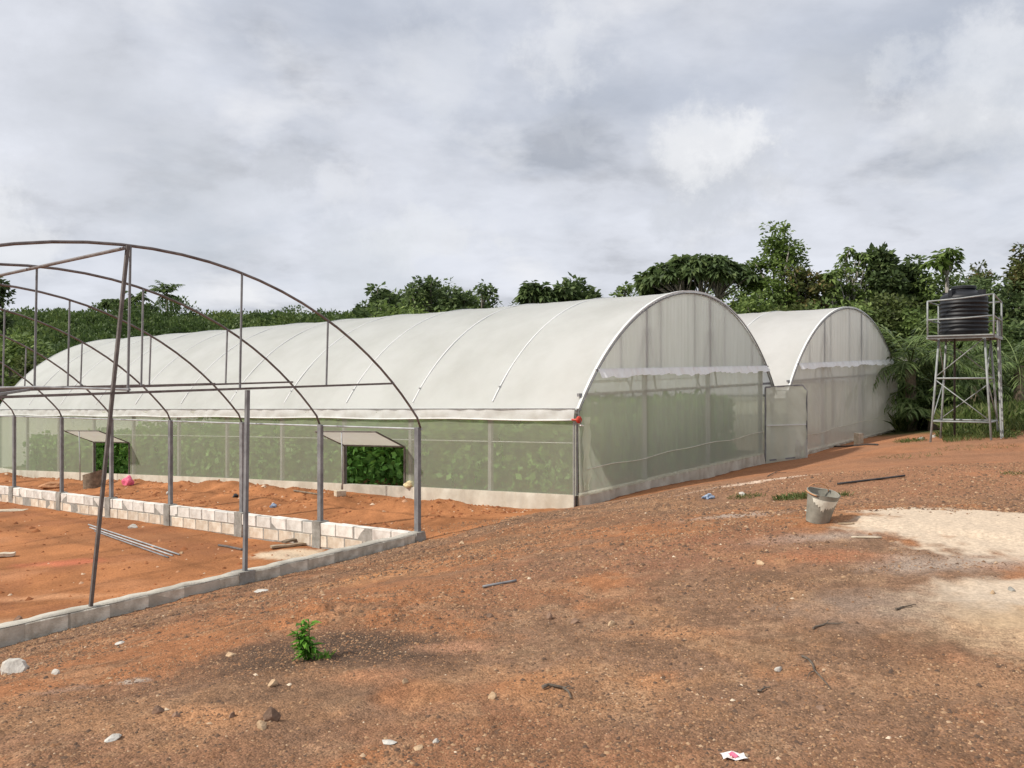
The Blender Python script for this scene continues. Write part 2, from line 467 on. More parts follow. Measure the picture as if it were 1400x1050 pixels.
for x in (0, 350, 700, 1050, 1400): cp(x, 1050, 3.6)
CP += [(0, 0, 0), (-3, 0, -0.1), (4, 0, 0.05), (0, -6, 0), (-6, -6, -0.3), (8, -6, 0.2), (10, 4, 0.25), (-6.5, 2.5, -0.72)]
cp(1117, 717, 8.4); cp(1400, 760, 7.0); cp(1400, 700, 9.0); cp(1300, 605, 20.5); cp(1400, 600, 20.5)
cp(1200, 606, 23.5); cp(1150, 609, 26.9); cp(1105, 622, 25.0); cp(1060, 631, 23.4); cp(900, 666, 18.6); cp(789, 694, 16.3)
cp(1223, 588, 31.4); cp(700, 720, 12.4); cp(1000, 690, 11.8); cp(960, 662, 14.9)
cp(581, 740, 13.4); cp(418, 781, 11.6); cp(300, 808, 10.6); cp(200, 832, 9.88); cp(0, 885, 8.68)
CP += [(-7.2, 6.1, -1.2), (-9.5, 3.0, -1.3)]
CP += [(11.3, 21.4, 0.24), (14, 26, 0.3), (20, 22, 0.4), (18, 12, 0.4), (15, 34, 0.2), (25, 40, 0.3), (10, 45, -0.3)]
for v_, z_ in ((0.0, -0.70), (5.5, -0.95), (11.5, -1.20), (18, -1.55), (25.5, -1.95)):
    p = G1O + V * v_ - U * 0.15; CP.append((p.x, p.y, z_))
    p = G1O + V * v_ + U * 4.8; CP.append((p.x, p.y, z_ + 0.05))
for v_, z_ in ((0.6, -0.80), (5, -0.92), (10, -1.08), (16, -1.3), (24, -1.6)):
    p = FO + V * v_ + U * 0.3; CP.append((p.x, p.y, z_))
CP += [(-30, 40, -2.2), (-12, 45, -2.0), (-30, 15, -1.8), (-20, 2, -1.6), (0, 50, -1.2)]
CPA = np.array(CP)


def tps_fit(C, lam=0.02):
    n = len(C)
    d = np.linalg.norm(C[:, None, :2] - C[None, :, :2], axis=2)
    K = np.where(d > 0, d * d * np.log(d + 1e-9), 0) + lam * np.eye(n) * 10
    Pm = np.c_[np.ones(n), C[:, :2]]
    A = np.block([[K, Pm], [Pm.T, np.zeros((3, 3))]])
    return np.linalg.solve(A, np.r_[C[:, 2], 0, 0, 0])


TW = tps_fit(CPA)


def tps(x, y):
    x = np.asarray(x, float); y = np.asarray(y, float)
    s = TW[-3] + TW[-2] * x + TW[-1] * y
    for (cx, cy, _), w in zip(CPA, TW):
        d2 = (x - cx) ** 2 + (y - cy) ** 2
        s = s + w * 0.5 * d2 * np.log(d2 + 1e-12)
    return s


def frame_sv(x, y):
    dx = x - FO.x; dy = y - FO.y
    return dx * SU.x + dy * SU.y, dx * V.x + dy * V.y


def wall_top(s, v): return -0.70 - 0.026 * s - 0.028 * v
def frame_floor(s, v): return -1.13 - 0.024 * s - 0.027 * v
FLEN = 21.6


def ground_z(x, y, detail=True):
    x = np.asarray(x, float); y = np.asarray(y, float)
    r = np.hypot(x, y)
    xc = np.clip(x, -32, 27); yc = np.clip(y, -8, 50)
    z = tps(xc, yc)
    far = sstep(40, 75, r)
    z = z * (1 - far) + (-1.0) * far
    # soil heap thrown up between the bare frame and the finished greenhouse
    s, v = frame_sv(x, y)
    berm = np.exp(-((s + 2.3) / 0.95) ** 2) * sstep(-0.3, 2.0, v) * (1 - sstep(22, 26, v))
    z = z + berm * (0.20 + 0.42 * (fbm(x, y, 0.7, 3, 5) - 0.5) + 0.16 * (fbm(x, y, 2.2, 3, 6) - 0.5) + 0.07 * (fbm(x, y, 6.0, 2, 7) - 0.5))
    # low hill with the far wood on the left
    hill = sstep(50, 118, y + 0.12 * np.abs(x)) * (1 - sstep(2, 34, x + 12 * (fbm(x, y, 0.02, 2, 3) - 0.5)))
    z = z + hill * (9.3 + 1.6 * (fbm(x, y, 0.05, 3, 88) - 0.5))
    # planting mound with dark soil round the seedling
    z = z + 0.10 * np.exp(-(((x + 1.35) / 0.75) ** 2 + ((y - 6.75) / 0.8) ** 2))
    z = z + 0.045 * (1 - sstep(0.75, 1.05, np.sqrt(((x - 4.75) / 1.75) ** 2 + ((y - 8.55) / 1.05) ** 2) + 0.5 * (fbm(x, y, 1.8, 3, 55) - 0.5)))
    z = z + (0.10 * (fbm(x, y, 7.0, 3, 57, 0.65) - 0.5)) * np.exp(-(((x + 1.25) / 0.9) ** 2 + ((y - 6.6) / 0.75) ** 2))
    # inside the bare frame the ground was levelled lower
    inside = (s > 0.0) & (s < WID) & (v > 0.0) & (v < FLEN)
    fl = frame_floor(s, v) + 0.06 * (fbm(x, y, 0.6, 3, 21) - 0.5)
    z = np.where(inside, fl, z)
    if detail:
        near = 1 - sstep(14, 40, r)
        z = z + near * (0.075 * (fbm(x, y, 0.55, 3, 31) - 0.5) * np.where(inside, 0.3, 1.0))
        g = np.where(inside, 0.35, 1.0)
        z = z + near * g * 0.035 * (fbm(x, y, 3.1, 4, 41, 0.6) - 0.5)
        z = z + (1 - sstep(8, 18, r)) * g * 0.022 * (fbm(x, y, 9.0, 2, 43) - 0.5)
        z = z + np.where(inside, 0.05, 0) * (fbm(x, y, 1.6, 3, 45) - 0.5)
    return z


def gz(x, y): return float(ground_z(np.array([x]), np.array([y]))[0])


def gp(px, py, dmax=70):
    """ground point seen at a picture position (used to lay small things out on the terrain)"""
    d = np.concatenate([np.arange(2.5, 14, 0.015), np.arange(14, dmax, 0.04)])
    x = (px - 700) / FPX * d
    zr = EYE + (525 - py) * d / FPX
    zg = ground_z(x, d)
    k = np.argmax(zr < zg)
    return Vector((x[k], d[k], zg[k]))


SHEET = {}


def sheet_z(x, y):
    """height of the ground sheet itself (bilinear between its own points)"""
    r = np.hypot(x, y); t = np.arctan2(x, y)
    rad, a, Z = SHEET['rad'], SHEET['a'], SHEET['Z']
    i = np.clip(np.searchsorted(rad, r) - 1, 0, len(rad) - 2); j = np.clip(np.searchsorted(a, t) - 1, 0, len(a) - 2)
    fi = (r - rad[i]) / (rad[i + 1] - rad[i]); fj = (t - a[j]) / (a[j + 1] - a[j])
    return (Z[i, j] * (1 - fi) + Z[i + 1, j] * fi) * (1 - fj) + (Z[i, j + 1] * (1 - fi) + Z[i + 1, j + 1] * fi) * fj


def build_ground():
    rad = [0.0, 0.8, 1.4, 1.9]
    r = 2.3
    while r < 3200:
        rad.append(r)
        r *= 1.0062 if r < 13 else 1.009 if r < 24 else 1.014 if r < 45 else 1.045 if r < 150 else 1.3
    rad = np.array(rad)
    ang = np.concatenate([np.arange(-180, -60, 6), np.arange(-60, -37, 1.0), np.arange(-37, 37, 0.085), np.arange(37, 60, 1.0), np.arange(60, 180, 6)])
    a = np.radians(ang)
    na, nr = len(a), len(rad)
    X = rad[:, None] * np.sin(a)[None, :]; Y = rad[:, None] * np.cos(a)[None, :]
    Z = ground_z(X, Y)
    SHEET.update(rad=rad, a=a, Z=Z)
    i, j = np.meshgrid(np.arange(nr - 1), np.arange(na), indexing='ij')
    j2 = (j + 1) % na
    Q = np.stack([i * na + j, i * na + j2, (i + 1) * na + j2, (i + 1) * na + j], -1).reshape(-1, 4)
    # ---- soil colours (real differences between soils)
    s, v = frame_sv(X, Y)
    orange = np.array([0.335, 0.150, 0.062]); brown = np.array([0.238, 0.122, 0.064]); grey = np.array([0.190, 0.118, 0.073])
    sand = np.array([0.545, 0.475, 0.37]); dark = np.array([0.078, 0.054, 0.038]); cement = np.array([0.36, 0.33, 0.29]); pale = np.array([0.40, 0.21, 0.10])
    n_big = fbm(X, Y, 0.45, 4, 101); n_mid = fbm(X, Y, 1.7, 4, 102); n_fine = fbm(X, Y, 9.0, 3, 103)
    C = brown + (grey - brown) * sstep(0.42, 0.62, n_big + 0.25 * (n_mid - 0.5))[..., None]
    C = C + (orange * 0.82 - C) * (0.8 * sstep(0.50, 0.62, 1 - n_big + 0.5 * (n_mid - 0.5)))[..., None]
    n_b2 = fbm(X, Y, 0.9, 5, 140, 0.62); n_b3 = fbm(X, Y, 2.6, 5, 141, 0.65); n_b4 = fbm(X, Y, 14.0, 3, 142, 0.6)
    C = C + (np.array([0.33, 0.185, 0.088]) - C) * (0.45 * sstep(0.57, 0.67, n_b2))[..., None]
    C = C + (np.array([0.135, 0.085, 0.052]) - C) * (0.55 * sstep(0.55, 0.66, n_b3))[..., None]
    C = C + (np.array([0.33, 0.225, 0.135]) - C) * (0.30 * sstep(0.60, 0.70, fbm(X, Y, 3.4, 4, 143, 0.65)))[..., None]
    C = C * (0.72 + 0.56 * n_b4[..., None])

    def blend(mask, col):
        nonlocal C
        C = C + (col - C) * np.clip(mask, 0, 1)[..., None]

    def spot(px, py, rx, ry, col, k=1.0, ed=0.5, rot=0.0):
        p = gp(px, py)
        dx = X - p.x; dy = Y - p.y
        c, s_ = math.cos(rot), math.sin(rot)
        ddx = c * dx + s_ * dy; ddy = -s_ * dx + c * dy
        q = np.sqrt((ddx / rx) ** 2 + (ddy / ry) ** 2) + 1.1 * (n_mid - 0.5) + 0.5 * (n_fine - 0.5)
        blend(k * (1 - sstep(1 - ed, 1 + ed * 0.4, q)), np.array(col))
    # orange earth inside the frame, round the finished greenhouses and under the heap
    inside = (s > 0) & (s < WID) & (v > 0) & (v < FLEN)
    og = 0.85 + 0.3 * n_mid
    gap = (s <= 0.02) & (v > -0.5 + 1.1 * (n_mid - 0.5) + 0.10 * s) & (s > -3.9)
    blend(np.where(inside, 1.0, 0.0), orange)
    C = np.where(inside[..., None], C * (0.66 + 0.56 * n_mid[..., None]), C)
    blend(np.where(inside, 0.55, 0) * sstep(0.50, 0.66, fbm(X, Y, 0.8, 4, 130)), np.array([0.24, 0.105, 0.05]))
    blend(np.where(inside, 0.5, 0) * sstep(0.54, 0.68, fbm(X, Y, 0.6, 4, 131)), np.array([0.44, 0.22, 0.11]))
    blend(np.where(gap, 1.0, 0.0), orange * 1.0)
    C = np.where(gap[..., None], C * (0.62 + 0.62 * n_mid[..., None]) * (0.85 + 0.3 * n_fine[..., None]), C)
    dg = (X - G1O.x) * V.x + (Y - G1O.y) * V.y       # distance in front of the greenhouse ends is -dg
    ug = (X - G1O.x) * U.x + (Y - G1O.y) * U.y
    strip = (1 - sstep(0.7, 2.4, -dg + 1.2 * (n_mid - 0.5) - 0.05 * ug)) * sstep(-0.5, 1.0, ug) * (1 - sstep(22, 26, ug))
    blend(strip * (dg < 0.6) * 0.95, orange * 0.93)
    blend(np.where((s < -3.8) & (dg > -0.2), 1.0, 0.0) * (1 - sstep(30, 40, Y)), np.array([0.22, 0.10, 0.05]))
    # right hand rise: dusty red brown
    rise = sstep(2.0, 5.0, X) * sstep(9.0, 12.0, Y + 0.4 * (n_big - 0.5)) * (1 - sstep(36, 44, Y)) * (dg < -0.5)
    blend(0.72 * rise * (0.55 + 0.6 * n_mid), np.array([0.30, 0.145, 0.073]))
    C = C * (0.86 + 0.28 * n_mid[..., None])
    # sand, cement and dark soil
    spot(1345, 720, 1.30, 0.95, sand, 1.0, 0.30)
    spot(1460, 735, 1.7, 1.2, sand, 1.0, 0.3)
    spot(1225, 700, 0.62, 0.45, sand, 1.0, 0.35)
    spot(1405, 850, 0.62, 0.70, np.array([0.43, 0.33, 0.21]), 1.0, 0.75)
    spot(1410, 808, 0.62, 0.42, sand * 0.95, 1.0, 0.6)
    spot(1330, 770, 0.9, 0.35, cement, 0.6, 0.9)
    spot(1240, 830, 0.8, 0.4, cement * 0.75, 0.35, 0.95)
    spot(1130, 735, 0.9, 0.22, cement * 1.05, 0.5, 0.9)
    spot(1000, 705, 0.55, 0.30, cement, 0.75, 0.8)
    spot(1110, 762, 0.65, 0.30, np.array([0.36, 0.145, 0.065]), 0.7, 0.95)
    spot(900, 868, 0.55, 0.13, np.array([0.40, 0.21, 0.10]), 0.6, 0.95)
    spot(330, 860, 1.0, 0.3, orange * 0.75, 0.6, 0.9)
    spot(560, 800, 1.2, 0.5, orange * 0.85, 0.55, 0.9)
    spot(650, 745, 1.6, 0.5, np.array([0.17, 0.11, 0.065]), 0.75, 0.8)
    spot(500, 790, 1.4, 0.35, np.array([0.46, 0.22, 0.08]), 0.55, 0.9)
    spot(900, 760, 1.6, 0.8, np.array([0.24, 0.11, 0.062]), 0.6, 0.9)
    spot(480, 884, 0.85, 0.50, dark, 1.0, 0.6)
    spot(395, 905, 0.70, 0.42, dark, 0.9, 0.7)
    spot(440, 940, 0.9, 0.40, dark * 1.35, 0.6, 0.9)
    spot(270, 980, 0.30, 0.20, np.array([0.36, 0.19, 0.09]), 0.8, 0.7)
    spot(500, 925, 0.35, 0.16, np.array([0.36, 0.18, 0.09]), 0.7, 0.8)
    spot(630, 885, 0.30, 0.14, np.array([0.40, 0.22, 0.13]), 0.7, 0.8)
    spot(85, 945, 0.25, 0.12, cement * 0.8, 0.3, 0.95)
    spot(183, 930, 0.10, 0.09, cement, 0.8, 0.6)
    spot(1300, 935, 0.8, 0.3, np.array([0.33, 0.20, 0.11]), 0.5, 0.9)
    spot(1040, 658, 1.3, 0.10, np.array([0.62, 0.52, 0.42]), 0.85, 0.6, rot=0.25)
    spot(90, 815, 1.4, 0.18, np.array([0.50, 0.27, 0.14]), 0.7, 0.8)
    spot(90, 770, 0.7, 0.3, np.array([0.46, 0.15, 0.08]), 0.8, 0.7)
    spot(30, 855, 0.8, 0.3, np.array([0.48, 0.30, 0.18]), 0.6, 0.8)
    spot(180, 735, 2.2, 0.5, np.array([0.27, 0.13, 0.06]), 0.6, 0.8)
    spot(392, 757, 0.62, 0.36, np.array([0.62, 0.51, 0.36]), 1.0, 0.35)
    # green-brown leaf litter far away
    rr = np.hypot(X, Y)
    veg = np.maximum(sstep(22.5, 26, Y) * sstep(11.6, 13.2, X), sstep(33, 38, rr))
    blend(veg * (1 - 0.0 * X), np.array([0.055, 0.065, 0.022]))
    sandy = sstep(0.22, 0.34, C[..., 1])
    C = C * (1.06 - 0.12 * sandy[..., None]) * np.array([1.03, 0.965, 0.95])
    C = np.where((inside | gap)[..., None], C * 0.95, C)
    lum = C.mean(-1, keepdims=True)
    C = np.where((inside | gap)[..., None], C, (lum * np.array([1.06, 0.98, 0.84]) * 0.10 + C * 0.90) * np.array([1.03, 0.995, 0.95]))
    gravel = np.where(inside | gap, 0.25, 1.0) * (1 - sstep(16, 40, rr)) * (1 - 0.85 * sandy)
    CA = np.concatenate([np.clip(C, 0.01, 0.9), np.ones(C.shape[:2] + (1,))], -1).reshape(-1, 4)
    m, nt, b = new_mat('earth')
    N, L = nt.nodes.new, nt.links.new
    at = N('ShaderNodeAttribute'); at.attribute_name = 'soil'
    ag = N('ShaderNodeAttribute'); ag.attribute_name = 'gravel'
    tc = N('ShaderNodeTexCoord')
    vo = N('ShaderNodeTexVoronoi'); vo.inputs['Scale'].default_value = 85
    vo2 = N('ShaderNodeTexVoronoi'); vo2.inputs['Scale'].default_value = 22
    nz = N('ShaderNodeTexNoise'); nz.inputs['Scale'].default_value = 30; nz.inputs['Detail'].default_value = 6
    for t in (vo, vo2, nz): L(tc.outputs['Object'], t.inputs['Vector'])
    # pebble to pebble tone differences
    bw = N('ShaderNodeRGBToBW'); L(vo.outputs['Color'], bw.inputs[0])
    mr = N('ShaderNodeMapRange'); mr.inputs['To Min'].default_value = 0.70; mr.inputs['To Max'].default_value = 1.32
    mr.inputs['From Min'].default_value = 0.1; mr.inputs['From Max'].default_value = 0.9
    L(bw.outputs[0], mr.inputs['Value'])
    bw2 = N('ShaderNodeRGBToBW'); L(vo2.outputs['Color'], bw2.inputs[0])
    mr2 = N('ShaderNodeMapRange'); mr2.inputs['To Min'].default_value = 0.92; mr2.inputs['To Max'].default_value = 1.08
    L(bw2.outputs[0], mr2.inputs['Value'])
    mu = N('ShaderNodeMath'); mu.operation = 'MULTIPLY'; L(mr.outputs[0], mu.inputs[0]); L(mr2.outputs[0], mu.inputs[1])
    fac = N('ShaderNodeMapRange'); L(ag.outputs['Fac'], fac.inputs['Value'])
    fac.inputs['To Min'].default_value = 0.10; fac.inputs['To Max'].default_value = 0.9
    mx = N('ShaderNodeMix'); mx.data_type = 'RGBA'; mx.blend_type = 'MULTIPLY'
    L(fac.outputs[0], mx.inputs['Factor']); L(at.outputs['Color'], mx.inputs[6]); L(mu.outputs[0], mx.inputs[7])
    mr3 = N('ShaderNodeMapRange'); mr3.inputs['From Min'].default_value = 0.3; mr3.inputs['From Max'].default_value = 0.7
    mr3.inputs['To Min'].default_value = 0.82; mr3.inputs['To Max'].default_value = 1.2
    L(nz.outputs['Fac'], mr3.inputs['Value'])
    mx2 = N('ShaderNodeMix'); mx2.data_type = 'RGBA'; mx2.blend_type = 'MULTIPLY'; mx2.inputs['Factor'].default_value = 1
    L(mx.outputs[2], mx2.inputs[6]); L(mr3.outputs[0], mx2.inputs[7])
    L(mx2.outputs[2], b.inputs['Base Color'])
    b.inputs['Roughness'].default_value = 0.95; b.inputs['Specular IOR Level'].default_value = 0.12
    sm = N('ShaderNodeMath'); sm.operation = 'SUBTRACT'; sm.inputs[0].default_value = 1.0
    L(vo.outputs['Distance'], sm.inputs[1])
    ml = N('ShaderNodeMath'); ml.operation = 'MULTIPLY'; L(sm.outputs[0], ml.inputs[0]); L(ag.outputs['Fac'], ml.inputs[1])
    ad = N('ShaderNodeMath'); ad.operation = 'ADD'; L(ml.outputs[0], ad.inputs[0]); L(nz.outputs['Fac'], ad.inputs[1])
    bp = N('ShaderNodeBump'); bp.inputs['Strength'].default_value = 0.7; bp.inputs['Distance'].default_value = 0.008
    L(ad.outputs[0], bp.inputs['Height']); L(bp.outputs[0], b.inputs['Normal'])
    o = mesh_np('ground', np.stack([X, Y, Z], -1).reshape(-1, 3), Q, m,
                {'soil': ('POINT', 'FLOAT_COLOR', CA), 'gravel': ('POINT', 'FLOAT', gravel.ravel())}, smooth=True)
    tag(o, 'bare red brown laterite ground with orange earth and pale sand patches', 'ground', kind='structure')
    del o['category']
    return o


build_ground()


# ------------------------------------------------------------------ finished greenhouses
def circ(t, rise, half=WID / 2):
    """height of the arch at t in [0, WID]"""
    Rr = (half * half + rise * rise) / (2 * rise)
    return math.sqrt(max(Rr * Rr - (t - half) ** 2, 0)) - (Rr - rise)


def greenhouse(name, label, O, UU, VV, vs_, e0, tu, tv, rise0, rise_v, base_top, base_bot, front_posts, netm, windows=(), door=None, winch=False, tie_h=0.80, crop_label=None):
    root = empty(name, O + Vector((0, 0, base_bot(0, 0))))
    tag(root, label, 'greenhouse', 'plastic tunnel greenhouses')
    P = lambda u, v, z: O + UU * u + VV * v + Vector((0, 0, z))
    eav = lambda u, v: e0 + tu * u + tv * v
    rise = lambda v: rise0 + rise_v * v
    top = lambda u, v: eav(u, v) + circ(u, rise(v))
    Lg = vs_[-1]
    UN = 44
    # --- roof film, sagging a little between the hoops
    us = [WID * (0.5 - 0.5 * math.cos(math.pi * (0.12 + 0.76 * i / UN))) for i in range(UN + 1)]
    us = [(u - us[0]) / (us[-1] - us[0]) * WID for u in us]
    vv = []
    for a, b in zip(vs_[:-1], vs_[1:]):
        vv += [a + (b - a) * k / 8 for k in range(8)]
    vv.append(Lg)
    rows = []
    for u in us:
        row = []
        for v in vv:
            k = max(i for i in range(len(vs_)) if vs_[i] <= v + 1e-6)
            k2 = min(k + 1, len(vs_) - 1)
            f = 0 if k2 == k else (v - vs_[k]) / (vs_[k2] - vs_[k])
            amp = 0.020 + 0.010 * math.sin(k * 2.7 + 1)
            sag = amp * math.sin(math.pi * f) ** 0.8 * math.sin(math.pi * (0.08 + 0.84 * u / WID)) if 0 < f < 1 else 0
            wr = 0.007 * math.sin(7 * v + 3.1 * u + 2 * math.sin(1.7 * u)) + 0.004 * math.sin(13 * v - 5.0 * u + 3 * math.sin(0.9 * v))
            row.append(P(u, v, top(u, v) + 0.03 - sag + wr))
        rows.append(row)
    MB().grid(rows).build('roof_film', M['roof_film'], root, smooth=True)
    # --- hoops and the strips that clamp the film on them
    for i, v in enumerate(vs_):
        pts = [P(u, v, top(u, v) - 0.01) for u in us[::2]]
        MB().tube(pts, 0.022, 6).build('hoop', M['galv'], root, smooth=True)
        if i:
            m = MB()
            nrm = lambda u: ((u - WID / 2) / ((WID * WID / 4 + rise(v) ** 2) / (2 * rise(v))))
            A = [[P(u + nrm(u) * dz, v + dv, top(u, v) + 0.02 + dz * math.sqrt(max(1 - nrm(u) ** 2, 0))) for u in us[1:-1]] for dv, dz in ((-0.018, 0.006), (-0.012, 0.024), (0.012, 0.024), (0.018, 0.006))]
            m.grid(A).build('clamp_strip', M['film_strip'], root, smooth=False)
    m = MB()
    A = [[P(u, -0.03 + dv, top(u, 0) + dz) for u in us] for dv, dz in ((-0.02, 0.005), (-0.02, 0.046), (0.03, 0.048))]
    m.grid(A).build('edge_strip', M['rib_strip'], root)
    MB().tube([P(u, -0.065, top(u, 0) - 0.015) for u in us], 0.012, 6).build('edge_tube', M['steel'], root, smooth=True)
    # --- upper end film, gathered in vertical folds
    ti = tie_h
    u0 = next(u for u in [k * 0.01 for k in range(480)] if circ(u, rise0) > ti)
    cols = []
    nfold = 170
    for i in range(nfold + 1):
        u = u0 + (WID - 2 * u0) * i / nfold
        zt = top(u, 0) - 0.005; zb = eav(u, 0) + ti
        fold = 0.016 * math.sin(i * 2.3 + 1.5 * math.sin(i * 0.37)) * (0.6 + 0.4 * math.sin(i * 0.9))
        cols.append([P(u, -0.02 + fold * (0.35 + 0.65 * (1 - t)), zt + (zb - zt) * t) for t in (0, 0.35, 0.7, 1.0)])
    MB().grid(cols).build('end_film', M['end_film'], root, smooth=True)
    # ruffled hem below it
    cols = []
    for i in range(nfold * 2 + 1):
        u = u0 + (WID - 2 * u0) * i / (nfold * 2) * 0.99
        w = 0.5 + 0.5 * math.sin(i * 0.17 + 2.2 * math.sin(i * 0.043))
        w2 = math.sin(i * 0.55 + 1.4 * math.sin(i * 0.11))
        zb = eav(u, 0) + ti
        drop = 0.14 + 0.035 * w + 0.008 * w2 + 0.02 * math.sin(i * 0.05)
        cols.append([P(u, -0.078 - t * (0.055 + 0.05 * w) + 0.022 * w2 * t, zb + 0.03 - drop * t) for t in (0, 0.3, 0.65, 1.0)])
    MB().grid(cols).build('film_hem', M['hem_film'], root, smooth=True)
    MB().bar(P(u0 - 0.05, -0.06, eav(u0, 0) + ti + 0.012), P(WID - u0 + 0.05, -0.06, eav(WID - u0, 0) + ti + 0.012), 0.025, 0.03).build('clamp_rail', M['steel'], root)
    # --- end frame: cross beam, posts, braces
    zb_ = lambda u: eav(u, 0) + 0.30
    MB().bar(P(0.1, 0.03, zb_(0)), P(WID - 0.1, 0.03, zb_(WID)), 0.05, 0.06).build('cross_beam', M['steel'], root)
    for u in front_posts:
        MB().bar(P(u, 0.04, base_bot(u, 0) - 0.1), P(u, 0.04, top(u, 0) - 0.05), 0.085, 0.07).build('end_post', M['steel'], root)
        if u < WID - 1.2:
            for sg in (-1, 1):
                MB().bar(P(u + sg * 0.10, 0.06, eav(u, 0) + ti + 0.9), P(u + sg * 0.55, 0.06, zb_(u)), 0.03).build('brace', M['steel'], root)
    for u in (1.55, 3.2, 4.8, 6.4, 8.05):
        MB().bar(P(u, 0.03, eav(u, 0) + ti), P(u, 0.03, top(u, 0) - 0.04), 0.035).build('hanger', M['steel'], root)
    # --- lower end net, slightly slack with folds
    door_u = door if door else WID
    for ua, ub, nm in ((0.0, door_u, 'end_net'),):
        cols = []
        n = 150
        for i in range(n + 1):
            u = ua + (ub - ua) * i / n
            zt = min(eav(u, 0) + ti - 0.03, top(u, 0) - 0.01)
            zb = base_top(u, 0) - 0.03
            fold = 0.014 * math.sin(i * 1.3 + 2 * math.sin(i * 0.21)) + 0.01 * math.sin(i * 0.47)
            cols.append([P(u, -0.045 + fold * math.sin(math.pi * (0.15 + 0.8 * t)) - 0.02 * t, zt + (zb - zt) * t) for t in [k / 8 for k in range(9)]])
        MB().grid(cols).build(nm, netm, root, smooth=True)
    pts = []
    for i in range(41):
        u = 0.25 + (door_u - 0.3) * i / 40
        pts.append(P(u, -0.085, base_top(u, 0) + 0.47 + 0.012 * u + 0.03 * math.sin(u * 2.1) * math.sin(u * 0.7)))
    MB().tube(pts, 0.008, 5).build('rope', M['rope'], root, smooth=True)
    # --- far end
    cols = [[P(u, Lg, base_top(u, Lg)), P(u, Lg, top(u, Lg) - 0.01)] for u in us]
    MB().grid(cols).build('end_net', netm, root, smooth=True)
    # --- corner and side posts
    for i, v in enumerate(vs_):
        for u in (0.0, WID):
            MB().bar(P(u + (0.045 if u == 0 else -0.045), v + (0.05 if i == 0 else 0), base_bot(u, v) - 0.1), P(u + (0.045 if u == 0 else -0.045), v + (0.05 if i == 0 else 0), eav(u, v) + 0.02), 0.085, 0.075).build('post', M['steel'], root)
    for u in (0.0, WID):
        MB().bar(P(u + 0.03, 0, eav(u, 0) - 0.03), P(u + 0.03, Lg, eav(u, Lg) - 0.03), 0.05, 0.05).build('eave_rail', M['galv'], root)
        MB().tube([P(u + (0.02 if u == 0 else -0.02), v, base_top(u, v) + 0.62 * (eav(u, v) - base_top(u, v))) for v in vs_], 0.009, 5).build('side_wire', M['galv'], root)
    # --- ridge and inner tie bars
    MB().tube([P(4.8, v, top(4.8, v) - 0.05) for v in vs_], 0.02, 6).build('ridge_bar', M['galv'], root)
    for v in vs_[1:-1]:
        MB().bar(P(0.3, v, eav(0, v) + 0.5), P(WID - 0.3, v, eav(WID, v) + 0.5), 0.03).build('tie_bar', M['galv'], root)
    # --- side nets, one per bay, and window openings
    for side_u, off in ((0.0, -0.012), (WID, 0.012)):
        for i, (a, b) in enumerate(zip(vs_[:-1], vs_[1:])):
            win = windows[i] if side_u == 0 and i in windows else None
            segs = [(a, b, 0.0, 1.0)]
            if win:
                fa, fb, fz = win
                va, vb = a + (b - a) * fa, a + (b - a) * fb
                segs = [(a, va, 0, 1), (vb, b, 0, 1), (va, vb, fz, 1)]
            for va_, vb_, t0, t1 in segs:
                if vb_ - va_ < 0.05: continue
                cols = []
                nn = max(3, int((vb_ - va_) * 8))
                for k in range(nn + 1):
                    v = va_ + (vb_ - va_) * k / nn
                    z0 = base_top(side_u, v) - 0.02; z1 = eav(side_u, v) - 0.02
                    f = (v - a) / (b - a)
                    cols.append([P(side_u + off - (0.02 if side_u == 0 else -0.02) * math.sin(math.pi * f) * (0.6 + 0.4 * math.sin(5 * v + 4 * t)), v, z0 + (z1 - z0) * t) for t in [t0 + (t1 - t0) * q / 6 for q in range(7)]])
                MB().grid(cols).build('side_net', M['net'] if side_u == 0 else netm, root, smooth=True)
            if win:
                fa, fb, fz = win
                va, vb = a + (b - a) * fa, a + (b - a) * fb
                zs = lambda v: base_top(0, v); zh = lambda v: base_top(0, v) + fz * (eav(0, v) - base_top(0, v))
                for v in (va, vb):
                    MB().bar(P(-0.02, v, zs(v)), P(-0.02, v, zh(v)), 0.035).build('window_jamb', M['brown_steel'], root)
                h = zh(0.5 * (va + vb)) - zs(0.5 * (va + vb))
                fl = empty('window_flap', (0, 0, 0)); fl.parent = root
                fl.matrix_parent_inverse = Matrix.Translation(-Vector(root.location))
                out_u, out_z = -0.92 * h, 0.40 * h
                c = [P(-0.04, va, zh(va)), P(-0.04, vb, zh(vb)), P(-0.04 + out_u, vb, zh(vb) + out_z), P(-0.04 + out_u, va, zh(va) + out_z)]
                fm = MB()
                for p, q in zip(c, c[1:] + c[:1]): fm.bar(p, q, 0.03)
                fm.build('flap_frame', M['brown_steel'], fl)
                g = [[c[0].lerp(c[1], s / 6).lerp(c[3].lerp(c[2], s / 6), t / 6) + Vector((0, 0, 0.018 - 0.02 * math.sin(math.pi * t / 6))) for t in range(7)] for s in range(7)]
                MB().grid(g).build('flap_net', M['net_fold'], fl, smooth=True)
                mid = c[2].lerp(c[3], 0.45)
                gd = Vector((mid.x, mid.y, gz(mid.x, mid.y)))
                MB().tube([mid, mid.lerp(gd, 0.5) + U * 0.02, gd + UU * 0.03], 0.016, 6).build('prop_stick', M['galv'], fl, smooth=True)
